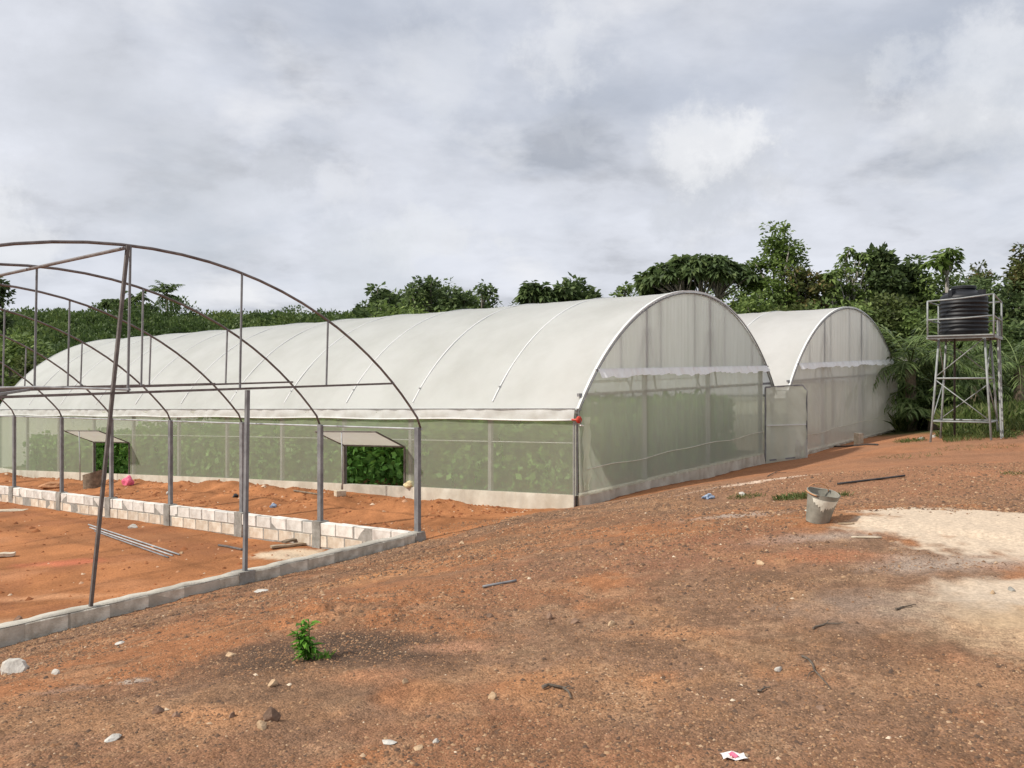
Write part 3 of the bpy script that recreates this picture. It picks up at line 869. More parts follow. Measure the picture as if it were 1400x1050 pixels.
    # --- side roll-up curtain with its rod
    for side_u, sg in ((0.0, -1), (WID, 1)):
        cols = []
        n = 220
        for i in range(n + 1):
            v = 0.02 + (Lg - 0.02) * i / n
            w = math.sin(i * 0.9 + 2.3 * math.sin(i * 0.31))
            e = eav(side_u, v)
            dip = 0.012 * math.sin(v * 1.45)
            cols.append([P(side_u + sg * (0.03 + 0.035 * t + 0.022 * w * math.sin(math.pi * (0.1 + t * 0.9))), v, e + 0.05 - (0.215 + dip) * t) for t in (0, 0.25, 0.5, 0.75, 1)])
        MB().grid(cols).build('roll_curtain', M['curtain_film'], root, smooth=True)
        MB().tube([P(side_u + sg * 0.07, v, eav(side_u, v) - 0.17 - 0.012 * math.sin(v * 1.45)) for v in [Lg * k / 60 for k in range(61)]], 0.016, 6).build('curtain_rod', M['rib_strip'], root, smooth=True)
        MB().bar(P(side_u + sg * 0.045, 0, eav(side_u, 0) + 0.045), P(side_u + sg * 0.045, Lg, eav(side_u, Lg) + 0.045), 0.016, 0.014).build('clamp_rail', M['steel'], root)
    # --- concrete base and cloth skirt drawn over it
    def base_run(pa, pb, nrm, n, nm='base_wall', skirt=True, amp=0.02):
        m = MB(); cols = []; sk = []
        for i in range(n + 1):
            f = i / n
            u = pa[0] + (pb[0] - pa[0]) * f; v = pa[1] + (pb[1] - pa[1]) * f
            zt, zb = base_top(u, v), base_bot(u, v) - 0.25
            q = P(u, v, 0)
            cols.append([q + nrm * 0.02 + Vector((0, 0, zb)), q + nrm * 0.035 + Vector((0, 0, zt)), q - nrm * 0.12 + Vector((0, 0, zt)), q - nrm * 0.12 + Vector((0, 0, zb))])
            w = math.sin(i * 1.1 + 2 * math.sin(i * 0.33)); w2 = math.sin(i * 0.45 + math.sin(i * 0.9))
            sk.append([q + nrm * (0.05 + amp * 0.3 * w) + Vector((0, 0, zt + 0.015)), q + nrm * (0.06 + amp * w) + Vector((0, 0, zt * 0.6 + 0.4 * (zb + 0.2))), q + nrm * (0.075 + amp * 1.3 * w2 + amp * w) + Vector((0, 0, zb + 0.12))])
        m.grid(cols).build(nm, M['concrete'], root)
        if skirt: MB().grid(sk).build('base_skirt', M['skirt'], root, smooth=True)
    base_run((0, 0), (door_u, 0), -VV, 160, amp=0.022)
    if door: base_run((door_u, 0.0), (WID, 0.0), -VV, 8, skirt=False)
    if windows:
        k = sorted(windows)[-1]
        base_run((0, 0.0), (0, vs_[2] - 0.15), -UU, 60, amp=0.015)
        base_run((0, vs_[2] - 0.15), (0, vs_[3]), -UU, 12, skirt=False)
        base_run((0, vs_[3]), (0, Lg), -UU, 160, amp=0.010)
    else:
        base_run((0, 0), (0, Lg), -UU, 60)
    base_run((WID, 0), (WID, Lg), UU, 60, skirt=False)
    if winch:
        w = empty('curtain_winch', (0, 0, 0)); w.parent = root
        w.matrix_parent_inverse = Matrix.Translation(-Vector(root.location))
        c = P(-0.09, -0.12, eav(0, 0) - 0.16)
        MB().bar(P(0.02, -0.10, eav(0, 0) + 0.02), P(-0.09, -0.12, eav(0, 0) + 0.02), 0.014).bar(P(-0.09, -0.12, eav(0, 0) + 0.02), c, 0.014).build('bracket', M['steel'], w)
        m = MB()
        prof = [(0.0, -0.035), (0.05, -0.035), (0.07, -0.015), (0.07, 0.015), (0.05, 0.035), (0.0, 0.035)]
        mm = MB(); mm.lathe(prof, n=14)
        ax = VV.to_track_quat('Z', 'Y').to_matrix()
        m.add([ax @ Vector(p) + c for p in mm.v], mm.f)
        m.tube([c, c + VV * 0.16], 0.02, 6)
        m.build('gearbox', M['red_plastic'], w, smooth=False)
        MB().tube([c - VV * 0.03, c - VV * 0.05 + Vector((0, 0, -0.10)), ], 0.009, 6).build('crank', M['steel'], w)
        MB().tube([c - VV * 0.05 + Vector((0, 0, -0.10)) - UU * 0.03, c - VV * 0.06 + UU * 0.06 + Vector((0, 0, -0.11))], 0.014, 6).build('crank_grip', M['white_plastic'], w)
        # guide pole of the curtain, standing beside the corner
        q = P(-0.13, -0.04, 0)
        MB().tube([q + Vector((0, 0, eav(0, 0) - 0.2)), q + Vector((0, 0, base_bot(0, 0) - 0.05))], 0.012, 6).build('guide_pole', M['steel'], root)
        # loose vertical flap of net along the corner post
        cols = []
        for i in range(31):
            t = i / 30
            z = eav(0, 0) - 0.12 - t * (eav(0, 0) - base_top(0, 0) - 0.2)
            w_ = 0.24 + 0.02 * math.sin(i * 0.35) + 0.012 * math.sin(i * 1.1)
            cols.append([P(0.12 + w_ * s / 3, -0.075 - 0.02 * math.sin(s + i * 0.5), z) for s in range(4)])
        MB().grid(cols).build('net_flap', M['net_front'], root, smooth=True)
    return root, P, eav, top


G1_vpx = [788, 669, 560, 469, 384, 309, 243, 181, 127, 79, 36, -3]
G1_vs = [0.0] + [v_of_px(G1O, p) for p in G1_vpx[1:]]
lerpz = lambda v, tab: float(np.interp(v, [a for a, _ in tab], [b for _, b in tab]))
BT = [(-1, -0.49), (0, -0.51), (4, -0.66), (11.5, -0.97), (25.5, -1.62)]
BB = [(-1, -0.70), (0, -0.71), (5.5, -0.96), (11.5, -1.22), (25.5, -1.95)]
g1_bt = lambda u, v: lerpz(v, BT) + 0.030 * u
g1_bb = lambda u, v: lerpz(v, BB) + 0.033 * u
g1, P1, eav1, top1 = greenhouse('greenhouse', 'long white plastic tunnel greenhouse with green crops behind net walls, nearer of two',
    G1O, U, V, G1_vs, 1.09, 0.024, -0.0190, 2.51, 0.011, g1_bt, g1_bb, (2.6, 5.6, 8.72), M['net_front'],
    windows={2: (0.06, 0.97, 0.53), 7: (0.06, 0.96, 0.50)}, door=8.72, winch=True, tie_h=0.76)
print('greenhouse bays', [round(x, 2) for x in G1_vs])

# door leaf standing open at the right end of the near greenhouse
def build_door():
    d = empty('door_leaf', (0, 0, 0)); d.parent = g1
    d.matrix_parent_inverse = Matrix.Translation(-Vector(g1.location))
    hinge = P1(8.74, -0.10, 0)
    dr = Vector((0.995, 0.10, 0)).normalized()
    nr = Vector((dr.y, -dr.x, 0))
    zb = gz(hinge.x, hinge.y) + 0.08; W_, H_ = 1.14, 1.96
    q = lambda x, z: hinge + dr * x + Vector((0, 0, zb + z + 0.06 * x))
    out = [q(0, 0), q(W_, 0.04), q(W_, H_ - 0.16), q(W_ - 0.12, H_), q(0, H_)]
    fm = MB()
    for a, b in zip(out, out[1:] + out[:1]): fm.bar(a, b, 0.04)
    fm.build('door_frame', M['steel'], d)
    MB().bar(q(0.03, H_ * 0.48) + nr * 0.03, q(W_ - 0.03, H_ * 0.46) + nr * 0.03, 0.03).build('door_rail', M['rib_strip'], d)
    cols = []
    for i in range(25):
        x = W_ * i / 24
        zt = H_ - max(0, (x - (W_ - 0.12)) / 0.12) * 0.16
        cols.append([q(x, -0.1 + (zt + 0.1) * t) + nr * (0.02 + 0.022 * math.sin(13 * x + 17 * t + 1.5 * math.sin(6 * t + 3 * x)) * (0.3 + 0.7 * math.sin(math.pi * t))) for t in [k / 16 for k in range(17)]])
    MB().grid(cols).build('door_net', M['net_door'], d, smooth=True)
    cols = [[q(W_ - 0.33 + 0.33 * i / 8, 0.42 - 0.5 * t + 0.1 * math.sin(i)) + nr * (0.04 + 0.05 * math.sin(i * 0.9) * t) for t in (0, 0.5, 1)] for i in range(9)]
    MB().grid(cols).build('torn_net', M['net_fold'], d, smooth=True)


build_door()

g2_vs = [2.3 * k for k in range(10)]
g2_bt = lambda u, v: -0.42 + 0.042 * u - 0.01 * v
g2_bb = lambda u, v: -0.50 + 0.042 * u - 0.01 * v
g2, P2, eav2, top2 = greenhouse('greenhouse', 'white plastic tunnel greenhouse half hidden behind the nearer one, beside the palms',
    G2O, U2, V2, g2_vs, 1.38, 0.035, -0.004, 2.50, 0.0, g2_bt, g2_bb, (2.7, 5.9), M['net_second'], tie_h=0.76)


# crop rows inside the near greenhouse
def leaf_quads(P, D, S, Nn, wid=0.5, fold=0.0):
    """rhombus leaves: P base (n,3), D direction, S length, Nn side hint"""
    D = D / (np.linalg.norm(D, axis=1, keepdims=True) + 1e-9)
    sd_ = np.cross(D, Nn); sd_ /= (np.linalg.norm(sd_, axis=1, keepdims=True) + 1e-9)
    S = S[:, None]
    mid = P + D * S * 0.5
    v = np.stack([P, mid + sd_ * S * wid * 0.5, P + D * S - np.array([0, 0, 1]) * S * fold, mid - sd_ * S * wid * 0.5], 1)
    n = len(P)
    return v.reshape(-1, 3), np.arange(n * 4).reshape(n, 4)


def rand_dirs(n, r):
    d = r.normal(size=(n, 3)); return d / np.linalg.norm(d, axis=1, keepdims=True)


def build_crop():
    r = np.random.default_rng(3)
    Vs, Rn = [], []
    rows = [0.75, 1.75, 2.8, 3.9, 5.0, 6.1, 7.2, 8.3, 9.0]
    for k, u in enumerate(rows):
        n = [15000, 9000, 5000, 4000, 4000, 4000, 4000, 4000, 4000][k]
        v = r.random(n) ** (1.0 if k < 3 else 1.6) * 25 + 0.7 + (0.8 if k == 8 else 0)
        hmax = 1.18 + 0.5 * fbm(v, v * 0 + u * 3, 1.1, 3, 9 + k) + (0.25 if k > 3 else 0)
        h = hmax * r.random(n) ** 0.75
        du = r.normal(size=n) * 0.2 * (1 - 0.3 * h)
        z0 = np.interp(v, [a for a, _ in BB], [b for _, b in BB]) + 0.033 * u + 0.1
        uu = u + du
        P = np.stack([G1O.x + U.x * uu + V.x * v, G1O.y + U.y * uu + V.y * v, z0 + h], 1)
        D = rand_dirs(n, r); D[:, 2] -= 0.25
        q, _ = leaf_quads(P, D, 0.13 + 0.10 * r.random(n), rand_dirs(n, r), 0.7)
        Vs.append(q); Rn.append(np.clip(r.random(n) * 0.8 + 0.25 * (h / hmax - 0.5), 0, 1))
    Vt = np.concatenate(Vs); n = len(Vt) // 4
    o = mesh_np('crop_foliage', Vt, np.arange(n * 4).reshape(n, 4), M['crop'], {'rnd': ('FACE', 'FLOAT', np.concatenate(Rn))})
    tag(o, 'dense rows of leafy green crop growing inside the near greenhouse', kind='stuff')


build_crop()

# ------------------------------------------------------------------ bare frame and its block walls
PF = lambda s, v, z: FO + SU * s + V * v + Vector((0, 0, z))


def block_mesh(name, l, h, w, seed, mat):
    rr = random.Random(seed)
    bm = bmesh.new()
    bmesh.ops.create_cube(bm, size=1.0)
    for v in bm.verts:
        v.co = Vector((v.co.x * l + rr.uniform(-0.006, 0.006), v.co.y * w + rr.uniform(-0.004, 0.004), v.co.z * h + rr.uniform(-0.005, 0.005)))
    bmesh.ops.bevel(bm, geom=list(bm.edges), offset=0.009, segments=1, affect='EDGES')
    me = bpy.data.meshes.new(name); bm.to_mesh(me); bm.free()
    me.materials.append(mat)
    return me


BL, BH, BW = 0.45, 0.215, 0.16
def block_wall(label, along, len_, fixed, courses, z_fn, mats, pillars, inner, joint=0.022, core='mortar', rec=0.012):
    """along: function t -> (s, v); blocks laid along it with recessed mortar"""
    p0 = PF(*along(0), 0)
    root = empty('block_wall', Vector((p0.x, p0.y, z_fn(0) - courses * BH)))
    tag(root, label, 'wall', 'block walls under the bare frame')
    dirv = (PF(*along(1), 0) - PF(*along(0), 0)).normalized()
    slope = (z_fn(len_) - z_fn(0)) / len_
    ang = math.atan2(dirv.y, dirv.x)
    M4 = Matrix.Rotation(ang, 4, 'Z') @ Matrix.Rotation(-math.atan(slope), 4, 'Y')
    meshes = [[block_mesh('block', BL - joint, BH - 0.016, BW, 10 * c + k, m) for k in range(3)] for c, m in enumerate(mats)]
    k = 0
    for c in range(courses):
        t = -0.02 if c % 2 == 0 else -0.02 - BL / 2
        while t < len_ - 0.05:
            a = max(t, 0.0); b = min(t + BL, len_)
            tc_ = (a + b) / 2
            if b - a > 0.12:
                s, v = along(tc_)
                z = z_fn(tc_) - BH * (c + 0.5)
                o = bpy.data.objects.new('block', meshes[c][k % 3]); COL.objects.link(o)
                o.parent = root; o.matrix_parent_inverse = Matrix.Translation(-root.location)
                j = random.uniform(-0.006, 0.006)
                sc = (b - a) / BL
                o.matrix_basis = Matrix.Translation(PF(s, v, z + random.uniform(-0.004, 0.004)) + Vector((-dirv.y, dirv.x, 0)) * j) @ M4 @ Matrix.Rotation(random.uniform(-0.012, 0.012), 4, 'Z') @ Matrix.Diagonal((sc, 1, 1, 1))
                k += 1
            t += BL
    a, b = PF(*along(0.02), 0), PF(*along(len_ - 0.02), 0)
    for p in (a, b): pass
    h = courses * BH + 0.25
    m = MB()
    m.bar(a + Vector((0, 0, z_fn(0) - h / 2 - 0.010)), b + Vector((0, 0, z_fn(len_) - h / 2 - 0.010)), BW - rec, h - 0.004)
    m.build('mortar_core', M[core], root)
    for t in pillars:
        s, v = along(t)
        z = z_fn(t)
        mm = MB()
        w = 0.20 + 0.04 * random.random()
        hh = courses * BH + 0.3
        rows = []
        for i in range(7):
            zz = z + 0.015 - hh * i / 6
            ww = w * (0.85 + 0.25 * random.random())
            th = BW / 2 + 0.012 + 0.012 * random.random()
            n_ = Vector((-dirv.y, dirv.x, 0))
            c0 = PF(s, v, zz)
            rows.append([c0 - dirv * ww / 2 - n_ * th, c0 + dirv * ww / 2 - n_ * th, c0 + dirv * ww / 2 + n_ * th, c0 - dirv * ww / 2 + n_ * th, c0 - dirv * ww / 2 - n_ * th])
        mm.grid(rows)
        o_ = len(mm.v) - 35
        mm.f.append((o_, o_ + 1, o_ + 2, o_ + 3))
        mm.build('mortar_pillar', M['mortar'], root)
    return root


F_px = [581, 443, 336, 238, 157, 89, 24]
F_vs = [0.0] + [v_of_px(FO, p) for p in F_px[1:]]
while len(F_vs) < 9: F_vs.append(F_vs[-1] + 2.4)
print('frame bays', [round(x, 2) for x in F_vs])
rw = block_wall('white block wall two courses high running along the far side of the bare frame', lambda t: (0.08, 0.16 + t), 19.6, None, 2,
                lambda t: wall_top(0, 0.16 + t), [M['block'], M['block_stained']], [v - 0.16 for v in F_vs[1:] if v < 19.6], -1)
nw = block_wall('low grey weathered block wall in front of the bare frame', lambda t: (t, 0.08), 9.7, None, 2,
                lambda t: wall_top(t, 0), [M['block_grey'], M['block_grey']], [3.19, 0.10], -1, joint=0.014, core='concrete', rec=0.007)
# trowelled mortar bedding on top of the near wall
def bedding():
    rows = []
    for i in range(90):
        s = 0.02 + 9.6 * i / 89
        w0 = 0.072 + 0.008 * math.sin(i * 1.3); w1 = 0.072 + 0.010 * math.sin(i * 0.8 + 1)
        z = wall_top(s, 0)
        zz = z + 0.012 + 0.006 * math.sin(i * 0.9) + 0.005 * math.sin(i * 2.1)
        rows.append([PF(s, 0.08 - w0, z - 0.004), PF(s, 0.08 - w0 * 0.8, zz), PF(s, 0.08 + w1 * 0.8, zz), PF(s, 0.08 + w1, z - 0.004)])
    MB().grid(rows).build('mortar_bed', M['concrete'], nw, smooth=True)
bedding()


def bare_frame():
    root = empty('unfinished_greenhouse', PF(0, 0, wall_top(0, 0)))
    tag(root, 'bare rusty steel tunnel frame without cover, standing on low block walls', 'frame')
    pt = lambda v: 0.92 - 0.0105 * v
    zl = lambda s, v: pt(v) - 0.026 * s
    rise = 2.37
    ztop = lambda s, v: zl(s, v) + circ(s, rise)
    tie_z = lambda s, v: zl(s, v) + 0.705 + (0.05 if v > 0.5 else 0.0)
    s_tie = next(k * 0.01 for k in range(200) if circ(k * 0.01, rise) > 0.705)
    for i, v in enumerate(F_vs):
        for s in (0.08, WID - 0.02):
            if s > 1: b0 = wall_top(s, v) - 0.3
            else: b0 = wall_top(0, v) - 0.30
            vv = v + (0.08 if i == 0 else 0.0)
            MB().bar(PF(s, vv, b0), PF(s, vv, zl(s, v) + 0.01), 0.085, 0.065).build('post', M['steel'], root)
        pts = []
        n = 34
        for k in range(n + 1):
            s = WID * (0.5 - 0.5 * math.cos(math.pi * (0.1 + 0.8 * k / n)))
            pts.append(s)
        lo, hi = pts[0], pts[-1]
        pts = [(s - lo) / (hi - lo) * WID for s in pts]
        sh = 0.015 * math.sin(i * 2.1)
        MB().tube([PF(s + (0.06 if k == 0 else 0), v + 0.04 + sh * math.sin(math.pi * s / WID), ztop(s, v)) for k, s in enumerate(pts)], 0.0180, 8).build('hoop', M['rusty_steel'], root, smooth=True)
        # chord and hangers
        MB().bar(PF(s_tie, v + 0.02, tie_z(s_tie, v)), PF(WID - s_tie, v + 0.02, tie_z(WID - s_tie, v)), 0.026, 0.028).build('tie_bar', M['rusty_steel'], root)
        for s in (1.87, 3.24, 4.69, 6.15, 7.55):
            MB().tube([PF(s + 0.03, v + 0.035, tie_z(s, v)), PF(s, v + 0.035, ztop(s, v))], 0.0145, 6).build('hanger', M['steel'], root)
    # rails
    for s in (0.05, WID - 0.05):
        MB().tube([PF(s, v + 0.02, zl(s, v) - 0.015) for v in F_vs], 0.017, 6).build('eave_rail', M['galv'], root)
    MB().tube([PF(4.8, v - 0.03, ztop(4.8, v) - 0.05) for v in F_vs], 0.021, 8).build('ridge_bar', M['rusty_steel'], root)
    MB().tube([PF(4.72, v, tie_z(4.72, v) + 0.035) for v in F_vs], 0.017, 6).build('centre_rail', M['steel'], root)
    MB().bar(PF(6.3, 0.02, tie_z(6.3, 0)), PF(4.8, F_vs[1], tie_z(4.8, F_vs[1])), 0.03).build('brace', M['steel'], root)
    # gable posts on the near wall
    MB().bar(PF(5.13, 0.05, wall_top(5.13, 0)), PF(4.74, 0.0, ztop(4.74, 0) - 0.01), 0.037, 0.035).build('gable_post', M['brown_steel'], root)
    MB().bar(PF(3.19, 0.05, wall_top(3.19, 0) - 0.2), PF(3.15, 0.05, tie_z(3.15, 0) - 0.02), 0.05, 0.045).build('gable_post', M['steel'], root)
    MB().bar(PF(6.9, 0.05, wall_top(6.9, 0) - 0.2), PF(6.9, 0.05, tie_z(6.9, 0) - 0.02), 0.05, 0.045).build('gable_post', M['steel'], root)


bare_frame()


# ------------------------------------------------------------------ water tank on its tower
def water_tower():
    C = Vector((11.28, 21.5, 0))
    g0 = 0.22
    th = R(-36)
    ex = Vector((math.cos(th), math.sin(th), 0)); ey = Vector((-math.sin(th), math.cos(th), 0))
    root = empty('tank_stand', C + Vector((0, 0, g0)))
    tag(root, 'galvanised pipe tower with railing carrying the black water tank', 'tower')
    q = lambda x, y, z: C + ex * x + ey * y + Vector((0, 0, z))
    ZP = 2.76
    hb, ht = 0.66, 0.50
    at = lambda sx, sy, z: q(sx * (hb + (ht - hb) * (z - g0) / (ZP - g0)), sy * (hb + (ht - hb) * (z - g0) / (ZP - g0)), z)
    corners = [(-1, -1), (1, -1), (1, 1), (-1, 1)]
    for sx, sy in corners:
        a = at(sx, sy, g0); zg = gz(a.x, a.y) - 0.15
        MB().tube([at(sx, sy, zg), at(sx, sy, ZP)], 0.027, 8).build('leg', M['stand'], root, smooth=True)
    for z, r in ((0.68, 0.021), (1.74, 0.021)):
        for (a, b) in zip(corners, corners[1:] + corners[:1]):
            MB().tube([at(*a, z), at(*b, z)], r, 8).build('cross_bar', M['stand'], root, smooth=True)
    for (a, b) in zip(corners, corners[1:] + corners[:1]):
        MB().tube([at(*a, 1.70), at(*b, 0.72)], 0.013, 6).build('brace', M['stand'], root, smooth=True)
        MB().tube([at(*a, 1.78), at(*b, 2.72)], 0.013, 6).build('brace', M['stand'], root, smooth=True)
    hp = 0.72
    for i in range(6):
        y = -hp + 0.02 + (2 * hp - 0.04) * i / 5
        MB().box(q(0, y, ZP + 0.02), (2 * hp, 0.18, 0.03), Matrix.Rotation(th, 3, 'Z')).build('platform_plate', M['stand'], root)
    pc = [q(sx * hp, sy * hp, 0) for sx, sy in corners]
    for a, b in zip(pc, pc[1:] + pc[:1]):
        MB().bar(a + Vector((0, 0, ZP - 0.02)), b + Vector((0, 0, ZP - 0.02)), 0.05, 0.07).build('platform_edge', M['stand'], root)
    hs = [0.88, 0.98, 0.90, 0.90]
    for a, h in zip(pc, hs):
        MB().tube([a + Vector((0, 0, ZP)), a + Vector((0, 0, ZP + h))], 0.022, 8).build('rail_post', M['stand'], root, smooth=True)
    for (a, ha), (b, hb_) in zip(zip(pc, hs), list(zip(pc, hs))[1:] + list(zip(pc, hs))[:1]):
        for f in (1.0, 0.48):
            mid = (a + b) / 2 + Vector((0, 0, ZP + f * (ha + hb_) / 2 - 0.015))
            MB().tube([a + Vector((0, 0, ZP + f * ha)), mid, b + Vector((0, 0, ZP + f * hb_))], 0.019, 8).build('hand_rail', M['stand'], root, smooth=True)
    # ladder leaning on the right side
    l0, l1 = q(0.80, 0.10, g0), q(0.70, 0.22, ZP + 0.15)
    l0.z = gz(l0.x, l0.y) - 0.03
    lad = empty('ladder', l0)
    tag(lad, 'narrow steel ladder standing against the right side of the tank tower', 'ladder')
    side = ey * 0.16
    for s in (-1, 1):
        MB().bar(l0 + side * s, l1 + side * s + Vector((0, 0, 0.35 if s > 0 else 0.25)), 0.035, 0.05).build('stile', M['stand'], lad)
    for i in range(9):
        p = l0.lerp(l1, (i + 0.6) / 9.2)
        MB().tube([p - side, p + side], 0.012, 6).build('rung', M['shed_wall'], lad)
    # pipes that feed the tank
    w = q(-0.30, 0.45, 0)
    pp = MB().tube([w + Vector((0, 0, gz(w.x, w.y) - 0.05)), w + Vector((0, 0, ZP + 0.1)), w + ey * -0.05 + Vector((0, 0, ZP + 0.18))], 0.028, 8).build('water_pipe', M['pipe_black'], None, smooth=True)
    tag(pp, 'black upright water pipe between the legs of the tank tower', 'pipe')
    # tank
    tz = ZP + 0.04
    tc_ = q(-0.02, -0.02, tz)
    tr = empty('water_tank', tc_)
    tag(tr, 'ribbed black plastic water tank with lid on the pipe tower', 'tank')
    rb = 0.535
    prof = [(0.0, 0.0), (rb - 0.03, 0.0), (rb, 0.03)]
    z = 0.08
    while z < 0.86:
        prof += [(rb - 0.005, z), (rb + 0.018, z + 0.018), (rb + 0.018, z + 0.045), (rb - 0.005, z + 0.062), (rb - 0.008, z + 0.085)]
        z += 0.098
    prof += [(rb, 0.90), (rb, 0.95), (rb - 0.03, 1.0), (rb - 0.16, 1.07), (0.29, 1.115), (0.27, 1.12), (0.26, 1.17), (0.0, 1.17)]
    MB().lathe(prof, tc_, 48).build('tank_body', M['black_plastic'], tr, smooth=True)
    MB().lathe([(0.0, 1.16), (0.285, 1.16), (0.285, 1.215), (0.25, 1.235), (0.0, 1.24)], tc_, 32).build('tank_lid', M['black_plastic'], tr)
    for k in range(4):
        a = k * math.pi / 2 + 0.5
        c = tc_ + Vector((math.cos(a) * 0.47, math.sin(a) * 0.47, 1.03))
        MB().box(c, (0.15, 0.10, 0.16), Matrix.Rotation(a, 3, 'Z')).build('lifting_lug', M['black_plastic'], tr)


water_tower()

# ------------------------------------------------------------------ vegetation
def tree_obj(name, label, cat, base, group=None):
    o = empty(name, base); tag(o, label, cat, group); return o


def limb(m, p0, p1, r0, r1, bend, seg=5, n=6, rr=random):
    p0 = Vector(p0); p1 = Vector(p1); d = (p1 - p0).length
    off = Vector((rr.uniform(-1, 1), rr.uniform(-1, 1), rr.uniform(-0.3, 0.6))) * bend * d
    pts = []; rs = []
    for i in range(seg + 1):
        t = i / seg
        pts.append(p0.lerp(p1, t) + off * math.sin(math.pi * t)); rs.append(r0 + (r1 - r0) * t)
    m.tube(pts, rs, n, cap=True)


def broad_tree(label, px, top_y, w_px, d, crown_h, mat, name='broadleaf_tree', seed=0, nclump=34, leaf=0.30, dens=110, shape='round', bark='bark', cat='tree', gap=0.0, zbase=None, group='trees behind the greenhouses'):
    r = np.random.default_rng(seed); rr = random.Random(seed)
    topz = EYE + (525 - top_y) * d / FPX
    X = (px - 700) / FPX * d
    rad = w_px / 2 / FPX * d
    zb = gz(X, d) if zbase is None else zbase
    crown_h = min(crown_h, topz - zb - 0.3)
    c = np.array([X, d, topz - crown_h / 2])
    root = tree_obj(name, label, cat, Vector((X, d, zb)), group)
    # clump centres
    K = nclump
    q = rand_dirs(K, r) * (0.35 + 0.6 * r.random((K, 1)) ** 0.5)
    if shape == 'cone': q[:, :2] *= (0.45 + 0.75 * (0.5 - q[:, 2:] / 2.0))
    if shape == 'flat': q[:, 2] = np.abs(q[:, 2]) * 0.9 + 0.1 - 0.9 * (q[:, 0] ** 2 + q[:, 1] ** 2) * 0.5
    if shape == 'wide': q[:, 2] *= 0.8
    cc = c + q * np.array([rad, rad * 0.9, crown_h / 2])
    cr = (0.20 + 0.17 * r.random(K)) * min(rad, crown_h * 0.6) * (1.0 if shape != 'cone' else 0.95)
    cr = np.maximum(cr, 0.35)
    Vs, Rn = [], []
    for k in range(K):
        n = int(dens * (0.6 + 0.8 * r.random()))
        dr = rand_dirs(n, r)
        sq = np.array([1.15, 1.15, 0.7])
        p = cc[k] + dr * sq * cr[k] * (0.35 + 0.75 * r.random((n, 1)) ** 0.6)
        D = dr * np.array([1, 1, 0.4]) + rand_dirs(n, r) * 0.7 + np.array([0, 0, -0.25])
        q4, _ = leaf_quads(p, D, leaf * (0.6 + 0.7 * r.random(n)), rand_dirs(n, r) * 0.7 + np.array([0, 0, 0.8]), 0.55)
        Vs.append(q4); Rn.append(np.clip(r.random(n) * 0.75 + 0.35 * (r.random() - 0.3), 0, 1))
    Vt = np.concatenate(Vs); n = len(Vt) // 4
    mesh_np('crown', Vt, np.arange(n * 4).reshape(n, 4), mat, {'rnd': ('FACE', 'FLOAT', np.concatenate(Rn))}, root)
    m = MB()
    tr = max(0.06, 0.035 * (topz - zb))
    fork = Vector((X + rr.uniform(-0.2, 0.2), d, zb + (topz - crown_h * 0.75 - zb) * 0.9 + 0.3))
    limb(m, (X, d, zb - 0.3), fork, tr, tr * 0.7, 0.03, 5, 8, rr)
    for k in r.permutation(K)[:min(K, 16)]:
        limb(m, fork, cc[k], tr * 0.45, 0.02, 0.10, 5, 5, rr)
    m.build('trunk', M[bark], root, smooth=True)
    return root


def umbrella_tree(label, px, top_y, w_px, d, crown_h, mat, seed=0, nros=40, leaf=0.55, stems=1, per=34, name='umbrella_tree', bark='bark_pale', zbase=None, group='trees behind the greenhouses'):
    """bare forking limbs that end in drooping rosettes of big leaves"""
    r = np.random.default_rng(seed); rr = random.Random(seed)
    topz = EYE + (525 - top_y) * d / FPX
    X = (px - 700) / FPX * d; rad = w_px / 2 / FPX * d
    zb = gz(X, d) if zbase is None else zbase
    root = tree_obj(name, label, 'tree', Vector((X, d, zb)), group)
    m = MB(); Vs, Rn = [], []
    forks = [Vector((X + rr.uniform(-0.35, 0.35) * rad * (stems > 1), d + rr.uniform(-0.3, 0.3), max(topz - crown_h * 1.7, zb + 0.8))) for _ in range(stems)]
    for f in forks:
        limb(m, (X + (f.x - X) * 0.3, d, zb - 0.3), f, 0.13, 0.10, 0.03, 5, 7, rr)
    for k in range(nros):
        a = r.random() * 2 * math.pi; q = math.sqrt(r.random())
        x = X + rad * q * math.cos(a); y = d + rad * 0.8 * q * math.sin(a)
        z = topz - 0.15 - crown_h * (0.75 * q * q + 0.28 * r.random())
        f = min(forks, key=lambda g: abs(g.x - x))
        limb(m, f, (x, y, z), 0.05, 0.018, 0.09, 6, 5, rr)
        n = per
        az = r.random(n) * 2 * math.pi; el = r.normal(size=n) * 0.35 - 0.25
        D = np.stack([np.cos(az) * np.cos(el), np.sin(az) * np.cos(el), np.sin(el)], 1)
        P = np.array([x, y, z]) + D * 0.08 + rand_dirs(n, r) * 0.10
        S = leaf * (0.6 + 0.6 * r.random(n))
        q4, _ = leaf_quads(P, D, S, np.array([[0, 0, 1.0]]) + rand_dirs(n, r) * 0.35, 0.42, fold=0.35)
        Vs.append(q4); Rn.append(np.clip(r.random(n) * 0.7 + 0.2 * r.random(), 0, 1))
    Vt = np.concatenate(Vs); n = len(Vt) // 4
    mesh_np('crown', Vt, np.arange(n * 4).reshape(n, 4), mat, {'rnd': ('FACE', 'FLOAT', np.concatenate(Rn))}, root)
    m.build('trunk', M[bark], root, smooth=True)
    return root


